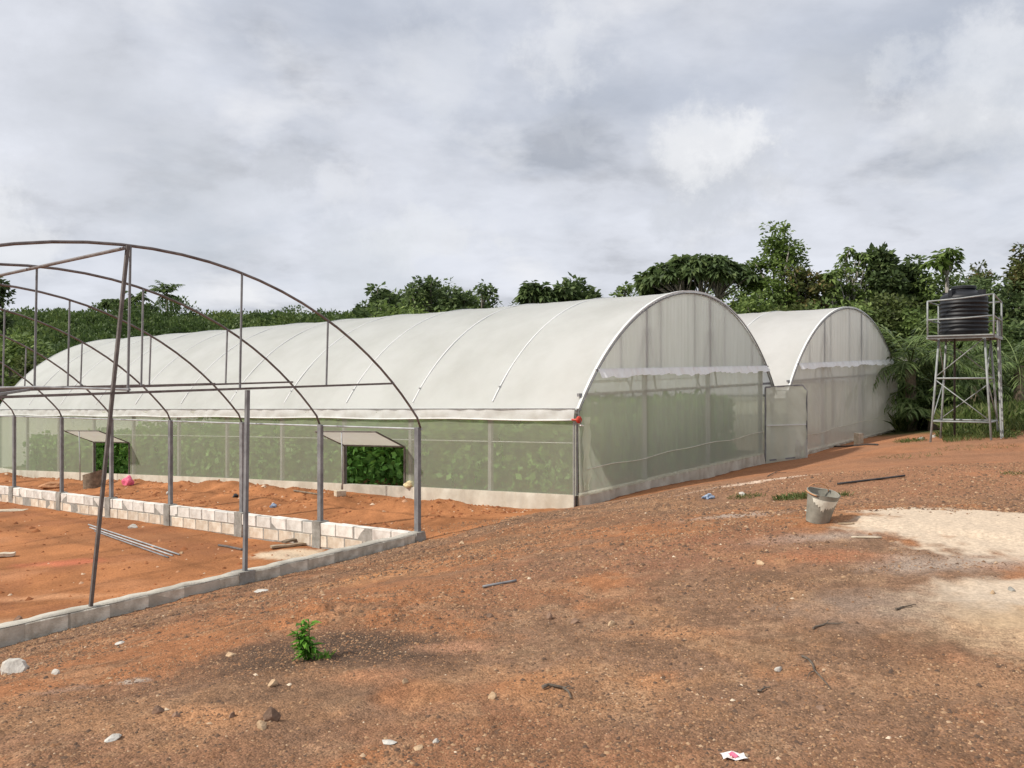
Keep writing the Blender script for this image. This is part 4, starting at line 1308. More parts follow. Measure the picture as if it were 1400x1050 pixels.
def palm(label, base, trunk_h, n_fronds, flen, seed, name='palm_tree', mat='palm_leaf', trunk_r=0.18, el0=(0.1, 1.3), nleaf=34, leaflet=0.5, droop=1.0, azr=None, group='palms', lw=0.10):
    r = np.random.default_rng(seed); rr = random.Random(seed)
    root = tree_obj(name, label, 'palm', Vector(base), group)
    c = Vector(base) + Vector((rr.uniform(-0.1, 0.1) * trunk_h * 0.3, 0, trunk_h))
    m = MB(); limb(m, Vector(base) - Vector((0, 0, 0.2)), c, trunk_r, trunk_r * 0.8, 0.02, 6, 8, rr)
    m.build('trunk', M['wood_dark'], root, smooth=True)
    for k in range(n_fronds):
        az = (2 * math.pi * k / n_fronds + rr.uniform(-0.25, 0.25)) if azr is None else rr.uniform(*azr)
        el = rr.uniform(*el0)
        L_ = flen * rr.uniform(0.75, 1.1)
        pts = []; p = np.array(c); e = el
        seg = 14
        for i in range(seg + 1):
            pts.append(p.copy())
            dv = np.array([math.cos(az) * math.cos(e), math.sin(az) * math.cos(e), math.sin(e)])
            p = p + dv * L_ / seg; e -= droop * (0.05 + 0.14 * i / seg)
        pts = np.array(pts)
        fr = MB(); fr.tube([tuple(q) for q in pts], [0.03 * (1 - 0.85 * i / seg) for i in range(seg + 1)], 4)
        # leaflets
        t = np.repeat(np.linspace(0.14, 0.99, nleaf), 2); sgn = np.tile([-1.0, 1.0], nleaf)
        idx = np.clip((t * seg).astype(int), 0, seg - 1); f = t * seg - idx
        B = pts[idx] * (1 - f[:, None]) + pts[idx + 1] * f[:, None]
        T = pts[idx + 1] - pts[idx]; T /= np.linalg.norm(T, axis=1, keepdims=True)
        S0 = np.cross(T, np.array([0, 0, 1.0])); S0 /= (np.linalg.norm(S0, axis=1, keepdims=True) + 1e-6)
        Dd = S0 * sgn[:, None] * 0.85 + T * 0.55 + np.array([0, 0, -0.30]) + r.normal(size=(len(t), 3)) * 0.16
        ln = leaflet * (0.35 + 0.75 * np.sin(np.pi * np.clip(t * 0.93 + 0.05, 0, 1))) * (0.85 + 0.3 * r.random(len(t)))
        q4, f4 = leaf_quads(B, Dd, ln, np.tile([[0, 0, 1.0]], (len(t), 1)) + r.normal(size=(len(t), 3)) * 0.3, lw, fold=0.25)
        nv0 = len(fr.v)
        fv = np.concatenate([np.array(fr.v), q4]); ff = np.concatenate([np.array([x for x in fr.f if len(x) == 4], int), f4 + nv0])
        rn = np.concatenate([np.full(len(ff) - len(f4), 0.8), np.clip(r.random(len(f4)) * 0.7 + 0.2 * rr.random(), 0, 1)])
        mesh_np('frond', fv, ff, M[mat], {'rnd': ('FACE', 'FLOAT', rn)}, root)
    return root


# -- tree line behind the greenhouses
Md, Mm, Mb, Mr_, Mo = M['leaf_dark'], M['leaf_mid'], M['leaf_bright'], M['leaf_rust'], M['leaf_olive']
broad_tree('dark bushy tree with drooping pointed leaves at left end of the tree line behind roof', 522, 384, 74, 62, 5.5, Md, seed=1, leaf=0.5, dens=85, nclump=36)
broad_tree('airy tree with thin open top behind the ridge, right of the drooping dark tree', 578, 371, 76, 60, 5.5, Md, seed=2, leaf=0.34, dens=75, nclump=34, shape='cone')
broad_tree('low dark round tree behind the ridge between two airy ones', 620, 392, 62, 60, 4.0, Md, seed=3, leaf=0.36, dens=80, nclump=28)
broad_tree('sparse tree with sky showing through its tip, right end of the left clump', 662, 380, 52, 61, 4.5, Md, seed=4, leaf=0.34, dens=46, nclump=26, shape='cone')
broad_tree('low bush filling the foot of the tree line behind the ridge', 560, 402, 120, 58, 4.0, Mm, seed=41, leaf=0.36, dens=80, nclump=36, shape='wide', name='bush', cat='bush')
umbrella_tree('small dark umbrella-leaved tree rising alone left of the broad round one', 735, 379, 44, 56, 1.6, Md, seed=5, nros=26, leaf=0.6, per=40)
broad_tree('dense dark round-topped tree behind the middle of the ridge', 777, 378, 66, 57, 4.5, Md, seed=6, leaf=0.5, dens=95, nclump=36)
broad_tree('low dark shrub behind the ridge right of the dense round tree', 822, 395, 40, 57, 3.0, Md, seed=7, leaf=0.4, dens=80, nclump=20)
broad_tree('thin pale-leaved tree between the dense round tree and the wide umbrella tree', 852, 379, 34, 58, 3.6, Mm, seed=8, leaf=0.30, dens=40, nclump=20, shape='cone')
umbrella_tree('wide flat-topped umbrella tree with bare forking limbs above the arched gable', 958, 345, 158, 48, 1.55, Md, seed=9, nros=90, leaf=0.60, per=44, stems=5)
umbrella_tree('low umbrella-leaved tree under the left wing of the wide umbrella tree', 905, 382, 80, 50, 1.2, Md, seed=10, nros=30, leaf=0.55, per=38, stems=2)
broad_tree('tallest tree of the picture, bright green with a pointed airy crown', 1062, 297, 92, 47, 6.8, Mb, seed=12, leaf=0.24, dens=105, nclump=64, shape='cone', bark='bark_pale')
broad_tree('brownish dry-leaved tree at the right foot of the tallest tree', 1098, 348, 62, 46, 4.6, Mr_, seed=13, leaf=0.25, dens=85, nclump=36)
broad_tree('grey green bush at the left foot of the tallest tree', 1036, 398, 70, 45, 3.0, Mm, seed=14, leaf=0.24, dens=85, nclump=32, name='bush', cat='bush')
umbrella_tree('slim tree with star-shaped leaf clusters right of the tallest tree', 1140, 352, 66, 46, 2.6, Mm, seed=15, nros=24, leaf=0.40, per=26, stems=2)
umbrella_tree('tall forked tree with bare branch tips on its left side', 1168, 329, 74, 47, 3.4, Mm, seed=16, nros=34, leaf=0.36, per=26, stems=3)
broad_tree('dense deep green tree in the middle of the right tree line', 1205, 338, 62, 47, 5.5, Md, seed=17, leaf=0.36, dens=100, nclump=42, shape='round')
broad_tree('tall tree with drooping leaf clumps left of the pale star-leaved tree', 1243, 340, 50, 48, 5.0, Md, seed=18, leaf=0.36, dens=85, nclump=34, shape='cone')
umbrella_tree('pale star-leaved umbrella tree standing up behind the water tank', 1297, 334, 50, 46, 1.0, Mb, seed=19, nros=16, leaf=0.5, per=18, stems=1)
broad_tree('airy grey green tree directly behind the water tank', 1292, 362, 84, 47, 4.6, Mm, seed=20, leaf=0.26, dens=80, nclump=44)
broad_tree('large dark tree right of the water tank', 1362, 368, 92, 44, 5.2, Md, seed=21, leaf=0.28, dens=115, nclump=54)
broad_tree('tall dark tree with rusty leaves at the right edge', 1408, 330, 74, 45, 5.5, Mr_, seed=22, leaf=0.30, dens=110, nclump=46, shape='cone')
broad_tree('dark tree just outside the right edge behind the rusty one', 1490, 345, 110, 44, 6.0, Md, seed=23, leaf=0.30, dens=95, nclump=46)
for i, (px, ty, w, d, mt, lf, sh, lab) in enumerate([
        (1118, 378, 78, 49, Mm, 0.28, 'round', 'mid green tree filling the gap right of the brownish dry tree'),
        (1182, 362, 84, 50, Mo, 0.26, 'round', 'olive tree behind the forked tree with bare branch tips'),
        (1228, 358, 70, 50, Mm, 0.30, 'cone', 'green tree behind the dense deep green tree'),
        (1262, 372, 70, 51, Md, 0.26, 'round', 'dark tree left of the tank, behind the drooping one'),
        (1326, 366, 70, 50, Md, 0.26, 'round', 'dark tree in the gap between the tank and the large dark tree'),
        (1340, 350, 40, 52, Mr_, 0.24, 'cone', 'thin rusty-leaved tree behind the right of the tank'),
        (1000, 378, 70, 52, Mm, 0.26, 'round', 'green tree under the right wing of the wide umbrella tree'),
        (600, 386, 90, 63, Md, 0.34, 'round', 'dark tree filling the clump behind the airy tree'),
        (545, 392, 90, 64, Md, 0.4, 'wide', 'dark tree behind the drooping one at left end of the tree line'),
        (640, 388, 70, 64, Mm, 0.3, 'cone', 'green tree behind the sparse one at right end of the left clump'),
        (700, 402, 70, 63, Md, 0.32, 'wide', 'low dark tree in the gap left of the small umbrella tree'),
        (880, 394, 60, 56, Md, 0.30, 'wide', 'low dark tree left of the wide umbrella tree')]):
    broad_tree(lab, px, ty, w, d, 5.0, mt, seed=130 + i, leaf=lf, dens=80, nclump=40, shape=sh)
# -- second, lower storey
for i, (px, ty, w, d, mt, lab) in enumerate([
        (1080, 404, 90, 43, Mo, 'olive bush behind the joint of the two greenhouse roofs'),
        (1150, 392, 92, 42, Mm, 'green bush right behind the second arched roof'),
        (1215, 396, 96, 42, Mo, 'olive bush above the right shoulder of the second roof'),
        (1262, 408, 84, 41, Mm, 'green bush between the second roof and the water tank'),
        (1330, 420, 100, 40, Mm, 'green bush behind the railing of the water tank'),
        (1395, 430, 100, 39, Md, 'dark bush at the right edge behind the tank tower'),
        (1285, 486, 90, 37, Md, 'dark bush behind the legs of the tank tower'),
        (1240, 492, 80, 38, Md, 'dark low bush in the shade beside the second greenhouse'),
        (1360, 492, 96, 36, Mo, 'olive bush right of the tank tower legs'),
        (1440, 480, 110, 36, Mm, 'green bush at the far right behind the grass'),
        (1268, 528, 60, 31.5, Md, 'small dark bush at the foot of the palms beside the second greenhouse')]):
    broad_tree(lab, px, ty, w, d, 4.2, mt, name='bush', seed=60 + i, leaf=0.24, dens=105, nclump=44, cat='bush', shape='wide', group='bushes behind the tank tower')
# -- oil palms
for i, (px, d, th_, nf, fl, lab) in enumerate([
        (1246, 30.5, 2.3, 24, 2.7, 'low oil palm whose fronds hang over the shoulder of the second greenhouse'),
        (1278, 31.0, 1.5, 22, 2.6, 'bushy oil palm behind the left legs of the tank tower'),
        (1335, 34.0, 1.3, 18, 2.4, 'oil palm behind the right legs of the tank tower'),
        (1392, 31.5, 1.9, 18, 2.6, 'oil palm at the right edge beyond the ladder'),
        (1276, 29.5, 0.45, 20, 1.7, 'young stemless oil palm at the foot of the one beside the second greenhouse')]):
    x = (px - 700) / FPX * d
    palm(lab, (x, d, gz(x, d)), th_, nf, fl, 80 + i, name='oil_palm', el0=(-0.10, 1.25) if th_ > 1 else (0.35, 1.35), nleaf=34, leaflet=0.55, droop=0.85, trunk_r=0.22, group='oil palms by the tank tower')


# -- far wood on the hill at left
def far_wood():
    r = np.random.default_rng(77)
    Vs, Rn = [], []
    n_c = 0
    for it in range(3000):
        px = r.uniform(-260, 560); d = r.uniform(56, 128) if it % 4 else r.uniform(108, 126)
        x = (px - 700) / FPX * d
        if d > 112 and r.random() < 0.2: continue
        zg = float(ground_z(np.array([x]), np.array([d]), False)[0])
        big = r.random() < 0.012
        R_ = r.uniform(0.9, 1.9) * (1.5 if big else 1); h = r.uniform(1.2, 2.6) * (1.8 if big else 1)
        n = 300 if big else 125
        dr = rand_dirs(n, r); dr[:, 2] = np.abs(dr[:, 2]) * 1.1 - 0.15; dr[:, 1] = -np.abs(dr[:, 1]) * 0.9 + 0.2 * r.random(n)
        p = np.array([x, d, zg + h * 0.55]) + dr * np.array([R_, R_, h * 0.55]) * (0.55 + 0.5 * r.random((n, 1)))
        D = dr + rand_dirs(n, r) * 0.8
        q4, _ = leaf_quads(p, D, (0.24 + 0.26 * r.random(n)), rand_dirs(n, r) + np.array([0, 0, 0.6]), 0.55)
        Vs.append(q4)
        tone = 0.9 * (fbm(np.array([x]), np.array([d]), 0.12, 2, 8)[0] - 0.5) + 0.35 * (r.random() - 0.5)
        Rn.append(np.clip(r.random(n) * 0.6 + 0.2 + tone, 0, 1))
    Vt = np.concatenate(Vs); n = len(Vt) // 4
    o = mesh_np('far_wood', Vt, np.arange(n * 4).reshape(n, 4), M['hill_leaf'], {'rnd': ('FACE', 'FLOAT', np.concatenate(Rn))})
    tag(o, 'far green wood covering the low hill on the left', kind='stuff')


far_wood()
for px, ty, d, fl, lab, sd_ in ((230, 396, 124, 2.9, 'coconut palm standing up alone above the far wood', 91), (187, 404, 126, 2.4, 'shorter palm on the far wood beside the dark umbrella tree', 92)):
    x = (px - 700) / FPX * d; z0 = gz(x, d)
    zc = EYE + (525 - ty - 6) * d / FPX
    palm(lab, (x, d, z0), zc - z0, 20, fl, sd_, name='coconut_palm', mat='leaf_palm_far' if 'leaf_palm_far' in M else 'palm_leaf', trunk_r=0.16, el0=(-0.5, 1.3), nleaf=16, leaflet=0.8, droop=0.8, lw=0.26, group='palms on the far hill')
umbrella_tree('dark flat-topped tree standing above the far wood behind the gable post', 155, 407, 34, 125, 1.0, Md, seed=93, nros=30, leaf=1.0, per=30, stems=2, group='trees on the far hill')
broad_tree('dark tree on the far hill between the flat-topped tree and the coconut palm', 205, 414, 30, 124, 3.5, Md, seed=94, leaf=0.7, dens=50, nclump=20, group='trees on the far hill')
broad_tree('tall dark tree cut by the left edge behind the bare frame', -12, 372, 44, 60, 5.0, Md, seed=95, leaf=0.35, dens=90, nclump=34, group='trees on the far hill')
broad_tree('dark shrub at the left edge behind the far end of the greenhouse', 18, 452, 120, 47, 4.6, Mm, seed=96, leaf=0.30, dens=90, nclump=44, name='bush', cat='bush', group='bushes on the left')
broad_tree('pale-tipped shrub at the far end of the greenhouse', 55, 478, 60, 44, 3.2, Mo, seed=97, leaf=0.26, dens=80, nclump=30, name='bush', cat='bush', group='bushes on the left')


# -- grass
def grass_patch(name, label, pts, hts, mat, kind=None, cat=None, group=None, seed=0, wid=0.012, lean=0.45):
    r = np.random.default_rng(seed)
    n = len(pts)
    P = np.array(pts); H = np.array(hts)
    D = np.stack([r.normal(size=n) * lean, r.normal(size=n) * lean, np.ones(n)], 1)
    q4, f4 = leaf_quads(P, D, H, rand_dirs(n, r) * np.array([1, 1, 0.1]), wid, fold=0.25)
    o = mesh_np(name, q4, f4, mat, {'rnd': ('FACE', 'FLOAT', r.random(n))})
    tag(o, label, cat, group, kind)
    return o


def big_grass():
    r = np.random.default_rng(51)
    pts, hs = [], []
    n = 22000
    px = r.uniform(1225, 1480, n); d = r.uniform(20.6, 34, n)
    x = (px - 700) / FPX * d
    nz = fbm(x, d, 0.8, 3, 61)
    thr = 0.34 + 0.24 * (1 - sstep(21.0, 23.5, d)) + 0.35 * (1 - sstep(1235, 1285, px)) * (d < 29)
    k = (nz > thr) & ~((np.abs(px - 1250) < 40) & (d < 30))
    x, d, nz = x[k], d[k], nz[k]
    z = ground_z(x, d)
    h = (0.20 + 0.75 * sstep(21.5, 25, d)) * (0.5 + 0.7 * r.random(len(x)))
    grass_patch('tall_grass', 'tall green grass growing round and behind the tank tower', np.stack([x, d, z - 0.02], 1), h, M['grass'], kind='stuff', seed=52, wid=0.07, lean=0.4)


big_grass()
def tuft(label, px, py, rad, n, hmax, mat, seed, ry=None, group=None):
    r = np.random.default_rng(seed)
    c = gp(px, py)
    a = r.random(n) * 2 * math.pi; q = np.sqrt(r.random(n))
    x = c.x + rad * q * np.cos(a); y = c.y + (ry or rad) * q * np.sin(a)
    z = ground_z(x, y) - 0.01
    dry = mat.name == 'dry_grass'
    return grass_patch('dry_grass' if dry else 'grass_tuft', label, np.stack([x, y, z], 1), hmax * (0.4 + 0.6 * r.random(n)), mat, kind='stuff' if dry else None, cat=None if dry else 'grass', group=None if dry else group, seed=seed, wid=0.09, lean=0.6)


tuft('low green grass tuft behind the blue wrapper', 1020, 680, 0.28, 240, 0.11, M['grass'], 1, 0.2, 'low grass tufts on bare soil')
tuft('green grass tuft behind the left rim of the bucket', 1092, 682, 0.34, 420, 0.17, M['grass'], 2, 0.3, 'low grass tufts on bare soil')
tuft('small grass tuft behind the right rim of the bucket', 1143, 679, 0.20, 180, 0.14, M['grass'], 3, 0.2, 'low grass tufts on bare soil')
tuft('dry yellowish grass patch on the bare rise below the second greenhouse', 1245, 625, 0.55, 150, 0.13, M['dry_grass'], 4, 0.9, 'low grass tufts on bare soil')
tuft('tiny grass tuft on bare soil at the right edge below the tower', 1385, 648, 0.14, 110, 0.10, M['grass'], 5, 0.2, 'low grass tufts on bare soil')
tuft('dry grass patch in front of the tank tower', 1335, 612, 0.8, 220, 0.12, M['dry_grass'], 6, 0.9, 'low grass tufts on bare soil')
tuft('thick green grass clump between the feet of the tank tower', 1312, 597, 0.55, 600, 0.34, M['grass'], 8, 0.5, 'low grass tufts on bare soil')
tuft('green grass clump at the right foot of the tank tower', 1362, 597, 0.45, 500, 0.36, M['grass'], 9, 0.4, 'low grass tufts on bare soil')
tuft('grass tuft left of the nearest tower foot', 1245, 604, 0.4, 260, 0.2, M['grass'], 7, 0.35, 'low grass tufts on bare soil')


# -- seedling on its dark mound
def seedling():
    c = gp(421, 902)
    root = tree_obj('seedling', 'small bright green seedling growing on a dark soil mound', 'plant', c)
    r = np.random.default_rng(8); rr = random.Random(8)
    Vs, Rn = [], []
    m = MB()
    for k, (dx, dy, h) in enumerate(((-0.04, 0.0, 0.22), (0.0, 0.02, 0.24), (-0.02, -0.03, 0.14), (0.03, 0.0, 0.10), (-0.065, 0.01, 0.16))):
        tip = c + Vector((dx, dy, h))
        limb(m, c + Vector((dx * 0.2, dy * 0.2, -0.02)), tip, 0.005, 0.003, 0.08, 4, 5, rr)
        n = 40
        t = 0.25 + 0.75 * r.random(n)
        P = np.array(c) + np.array([dx, dy, h]) * t[:, None]
        az = r.random(n) * 2 * math.pi; el = r.normal(size=n) * 0.4 + 0.1
        D = np.stack([np.cos(az) * np.cos(el), np.sin(az) * np.cos(el), np.sin(el)], 1)
        q4, _ = leaf_quads(P, D, 0.04 + 0.055 * r.random(n), np.tile([[0, 0, 1.0]], (n, 1)) + rand_dirs(n, r) * 0.3, 0.32, fold=0.2)
        Vs.append(q4); Rn.append(r.random(n))
    n = 60
    P = np.array(c) + np.stack([0.04 + 0.11 * r.random(n), r.normal(size=n) * 0.03, np.zeros(n)], 1)
    P[:, 2] = ground_z(P[:, 0], P[:, 1])
    D = np.stack([r.normal(size=n) * 0.6 + 0.5, r.normal(size=n) * 0.5, 0.5 + r.random(n)], 1)
    q4, _ = leaf_quads(P, D, 0.03 + 0.035 * r.random(n), rand_dirs(n, r), 0.12)
    Vs.append(q4); Rn.append(r.random(n))
    Vt = np.concatenate(Vs); k = len(Vt) // 4
    mesh_np('leaves', Vt, np.arange(k * 4).reshape(k, 4), M['seedling'], {'rnd': ('FACE', 'FLOAT', np.concatenate(Rn))}, root)['kind'] = 'stuff'
    m.build('stem', M['seedling'], root)


seedling()


# ------------------------------------------------------------------ gravel and stones
def pebble_shape(r, k=0):
    base = np.array([(0, 0, 1), (1, 0, 0), (0, 1, 0), (-1, 0, 0), (0, -1, 0), (0, 0, -0.6)], float)
    return base


def gravel():
    r = np.random.default_rng(19)
    n = 230000
    px = r.uniform(-120, 1520, n)
    u = r.random(n)
    d = 3.0 + 11.5 * u ** 1.35
    x = (px - 700) / FPX * d
    s, v = frame_sv(x, d)
    keep = ~((s > -0.2) & (v > -0.05))
    sandp = [gp(1310, 718), gp(1460, 735), gp(1400, 830)]
    for p in sandp: keep &= ((x - p.x) / 1.5) ** 2 + ((d - p.y) / 0.95) ** 2 > 1 - 0.6 * (r.random(n) < 0.06)
    dens = fbm(x, d, 1.3, 3, 71)
    keep &= r.random(n) < 0.25 + 1.9 * (dens - 0.30)
    x, d = x[keep], d[keep]; n = len(x)
    z = sheet_z(x, d)
    size = 0.0040 + 0.0062 * r.random(n) ** 2.0 + 0.013 * (r.random(n) ** 14)
    size *= np.clip(d / 6.0, 0.85, 1.5)
    base = np.array([(0.3, 0.2, 0.75), (1, 0.2, 0.05), (0.1, 1, 0.1), (-1, 0.1, 0.15), (-0.2, -1, 0.0), (-0.35, 0.1, 0.6)], float)
    faces = np.array([(0, 1, 2), (0, 2, 5), (5, 2, 3), (5, 3, 4), (0, 5, 4), (0, 4, 1)])
    a = r.random(n) * 2 * math.pi
    ca, sa = np.cos(a), np.sin(a)
    sx = size[:, None] * (0.75 + 0.6 * r.random((n, 6))); 
    bx = base[None, :, 0] * sx; by = base[None, :, 1] * sx * 0.8; bz = base[None, :, 2] * size[:, None] * (0.6 + 0.6 * r.random((n, 1)))
    Vx = x[:, None] + bx * ca[:, None] - by * sa[:, None]
    Vy = d[:, None] + bx * sa[:, None] + by * ca[:, None]
    Vz = z[:, None] + bz - 0.001
    Vt = np.stack([Vx, Vy, Vz], -1).reshape(-1, 3)
    F = (np.arange(n)[:, None, None] * 6 + faces[None]).reshape(-1, 3)
    m, nt, b = new_mat('gravel')
    at = nt.nodes.new('ShaderNodeAttribute'); at.attribute_name = 'rnd'
    rp = nt.nodes.new('ShaderNodeValToRGB'); e = rp.color_ramp.elements
    e[0].position = 0; e[0].color = (0.10, 0.066, 0.048, 1); e[1].position = 1; e[1].color = (0.66, 0.54, 0.40, 1)
    for p, c in ((0.30, (0.17, 0.100, 0.060, 1)), (0.62, (0.265, 0.138, 0.072, 1)), (0.90, (0.39, 0.245, 0.14, 1))):
        k = e.new(p); k.color = c
    nt.links.new(at.outputs['Fac'], rp.inputs[0]); nt.links.new(rp.outputs[0], b.inputs['Base Color'])
    b.inputs['Roughness'].default_value = 0.95; b.inputs['Specular IOR Level'].default_value = 0.15
    rn = np.repeat(np.clip(r.random(n) ** 1.1 * 0.93 + 0.10 * (r.random(n) > 0.965), 0, 1), 6)
    o = mesh_np('gravel', Vt, F, m, {'rnd': ('FACE', 'FLOAT', rn)})
    tag(o, 'loose reddish brown gravel strewn over the foreground', kind='stuff')


gravel()


def soil_clods():
    r = np.random.default_rng(29)
    n = 5200
    sv = np.stack([-0.3 - 3.3 * r.random(n), 0.2 + 22 * r.random(n) ** 1.3], 1)
    k = r.random(n) < 0.25      # some on the levelled floor too
    sv[k, 0] = 0.3 + 8.5 * r.random(k.sum()); sv[k, 1] = 0.3 + 15 * r.random(k.sum())
    x = FO.x + SU.x * sv[:, 0] + V.x * sv[:, 1]; y = FO.y + SU.y * sv[:, 0] + V.y * sv[:, 1]
    keep = (fbm(x, y, 1.1, 3, 99) > 0.42) | k
    x, y = x[keep], y[keep]; n = len(x)
    z = sheet_z(x, y)
    size = 0.012 + 0.022 * r.random(n) ** 2 + 0.05 * r.random(n) ** 14
    base = np.array([(0.3, 0.2, 0.75), (1, 0.2, 0.05), (0.1, 1, 0.1), (-1, 0.1, 0.15), (-0.2, -1, 0.0), (-0.35, 0.1, 0.6)], float)
    faces = np.array([(0, 1, 2), (0, 2, 5), (5, 2, 3), (5, 3, 4), (0, 5, 4), (0, 4, 1)])
    B = base[None] * size[:, None, None] * (0.7 + 0.6 * r.random((n, 6, 1)))
    a = r.random(n) * 6.28; ca, sa = np.cos(a)[:, None], np.sin(a)[:, None]
    Vt = np.stack([x[:, None] + B[..., 0] * ca - B[..., 1] * sa, y[:, None] + B[..., 0] * sa + B[..., 1] * ca, z[:, None] + B[..., 2] - 0.004], -1).reshape(-1, 3)
    F = (np.arange(n)[:, None, None] * 6 + faces[None]).reshape(-1, 3)
    m, nt, b = new_mat('clod')
    at = nt.nodes.new('ShaderNodeAttribute'); at.attribute_name = 'rnd'
    rp = nt.nodes.new('ShaderNodeValToRGB'); e = rp.color_ramp.elements
    e[0].position = 0; e[0].color = (0.17, 0.065, 0.030, 1); e[1].position = 1; e[1].color = (0.60, 0.45, 0.32, 1)
    for p, c in ((0.5, (0.30, 0.115, 0.048, 1)), (0.9, (0.40, 0.17, 0.075, 1))):
        q = e.new(p); q.color = c
    nt.links.new(at.outputs['Fac'], rp.inputs[0]); nt.links.new(rp.outputs[0], b.inputs['Base Color'])
    b.inputs['Roughness'].default_value = 0.95; b.inputs['Specular IOR Level'].default_value = 0.1
    o = mesh_np('soil_clods', Vt, F, m, {'rnd': ('FACE', 'FLOAT', np.repeat(r.random(n), 6))})
    tag(o, 'crumbs of orange soil on the heap and floor beside the white block wall', kind='stuff')


soil_clods()


def stone_mesh(name, c, sx, sy, sz, mat, seed, sub=2):
    rr = random.Random(seed)
    bm = bmesh.new()
    bmesh.ops.create_icosphere(bm, subdivisions=sub, radius=1.0)
    cuts = [(Vector((rr.uniform(-1, 1), rr.uniform(-1, 1), rr.uniform(-0.3, 1))).normalized(), rr.uniform(0.42, 0.78)) for _ in range(9)]
    for v in bm.verts:
        for n_, k in cuts:
            t = v.co.dot(n_)
            if t > k: v.co -= n_ * (t - k)
        v.co *= 1 + rr.uniform(-0.05, 0.05)
        v.co = Vector((v.co.x * sx, v.co.y * sy, max(v.co.z, -0.4) * sz))
    M_ = Matrix.Rotation(rr.uniform(0, 6.28), 3, 'Z')
    for v in bm.verts: v.co = M_ @ v.co
    me = bpy.data.meshes.new(name); bm.to_mesh(me); bm.free()
    me.materials.append(mat)
    o = bpy.data.objects.new(name, me); COL.objects.link(o)
    o.location = Vector(c) + Vector((0, 0, sz * 0.25))
    return o


def stone(label, px, py, w_px, hpx, mat, seed, name='stone', group='loose stones on the ground', cat='stone', flat=False):
    c = gp(px, py)
    k = c.y / FPX
    w = w_px * k / 2; h = hpx * k
    o = stone_mesh(name, c, w * 1.1, w * 0.8, h * (0.45 if flat else 0.68), mat, seed)
    tag(o, label, cat, group)
    return o


SP, ST, SB = M['stone_pale'], M['stone_tan'], M['stone_brown']
stone('large pale grey concrete lump at the left edge of the foreground', 26, 918, 44, 26, SP, 1)
stone('small pale stone just right of the large concrete lump', 75, 922, 15, 9, SP, 2)
stone('flat pale stone lying below the near block wall', 164, 880, 18, 6, SP, 3, flat=True)
stone('flat cream stone near the bottom left corner', 153, 1010, 27, 10, SP, 4, flat=True)
stone('brown stone half buried left of the two dark stones', 218, 975, 18, 13, SB, 5)
stone('dark reddish stone beside the half buried brown one', 241, 980, 17, 12, SB, 6)
stone('largest dark brown clod in the lower left foreground', 368, 984, 30, 22, SB, 7)
stone('tan stone in front of the largest dark clod', 358, 997, 20, 14, ST, 8)
stone('tan stone below the seedling to the left', 374, 937, 18, 14, ST, 9)
stone('tan stone left of the dark soil mound', 316, 897, 14, 9, ST, 10)
stone('small red brown clod left of the largest dark clod', 316, 981, 12, 10, SB, 11)
stone('bright cream flat stone at the bottom middle', 571, 1024, 19, 8, ST, 12, flat=True)
stone('small bright cream stone above the flat cream one', 596, 1016, 11, 8, SP, 13)
stone('grey flat stone left of the bright cream stones', 530, 1015, 26, 6, SP, 14, flat=True)
stone('tan stone left of the curved dark twig', 672, 956, 14, 11, ST, 15)
stone('dark round stone on the middle slope', 751, 846, 12, 11, SB, 16)
stone('brown stone right of the dark round stone', 786, 852, 14, 10, SB, 17)
stone('dark flat stone left of the dark round stone', 671, 844, 13, 8, SB, 18)
stone('tan stone at the left end of the yellowish soil streak', 835, 855, 16, 9, ST, 19)
stone('brown pebble stone right of the tan one on the soil streak', 863, 854, 9, 9, SB, 20)
stone('orange stone below the bucket in the brown soil', 1039, 772, 13, 8, ST, 21)
stone('tan stone beside the block chunk on the pale sand', 1357, 812, 8, 7, ST, 22)
stone('small grey brick chunk on the pale sand at right', 1383, 808, 11, 9, M['mortar'], 23)
stone('small white stones near the bottom right twig', 1064, 918, 13, 8, SP, 24)
stone('dark clod at the foot of the long twig', 1122, 970, 16, 8, SB, 25)
stone('tan stone in the gravel near the bottom centre left', 553, 935, 11, 9, ST, 26)
stone('yellowish stone at the corner of the bare frame', 632, 744, 12, 6, ST, 27)
stone('yellowish stone beside the mortar pillar of the near wall', 383, 812, 9, 7, ST, 28)
stone('small tan clod on the orange floor right of the steel rods', 248, 757, 7, 5, ST, 29)
stone('white crumpled lump on the orange floor near the white wall', 182, 722, 13, 7, SP, 30)
stone('dark clod on the orange floor at the near wall', 24, 848, 12, 8, SB, 31)
stone('pale clod in the soil heap beside the pink bag', 230, 676, 9, 6, SP, 32)
stone('flat pale block scrap lying against the near wall pillar', 360, 808, 28, 6, SP, 33, flat=True)
stone('white stones at the nearest foot of the tank tower', 1260, 601, 13, 6, SP, 34)
stone('pale stone beside the right of the nearest tower foot', 1276, 598, 10, 5, SP, 35)
stone('cream block scrap in the grass behind the bucket left', 1014, 677, 11, 6, SP, 36)
stone('small dark lump on the brown soil below the bucket', 1113, 774, 8, 5, SB, 37)

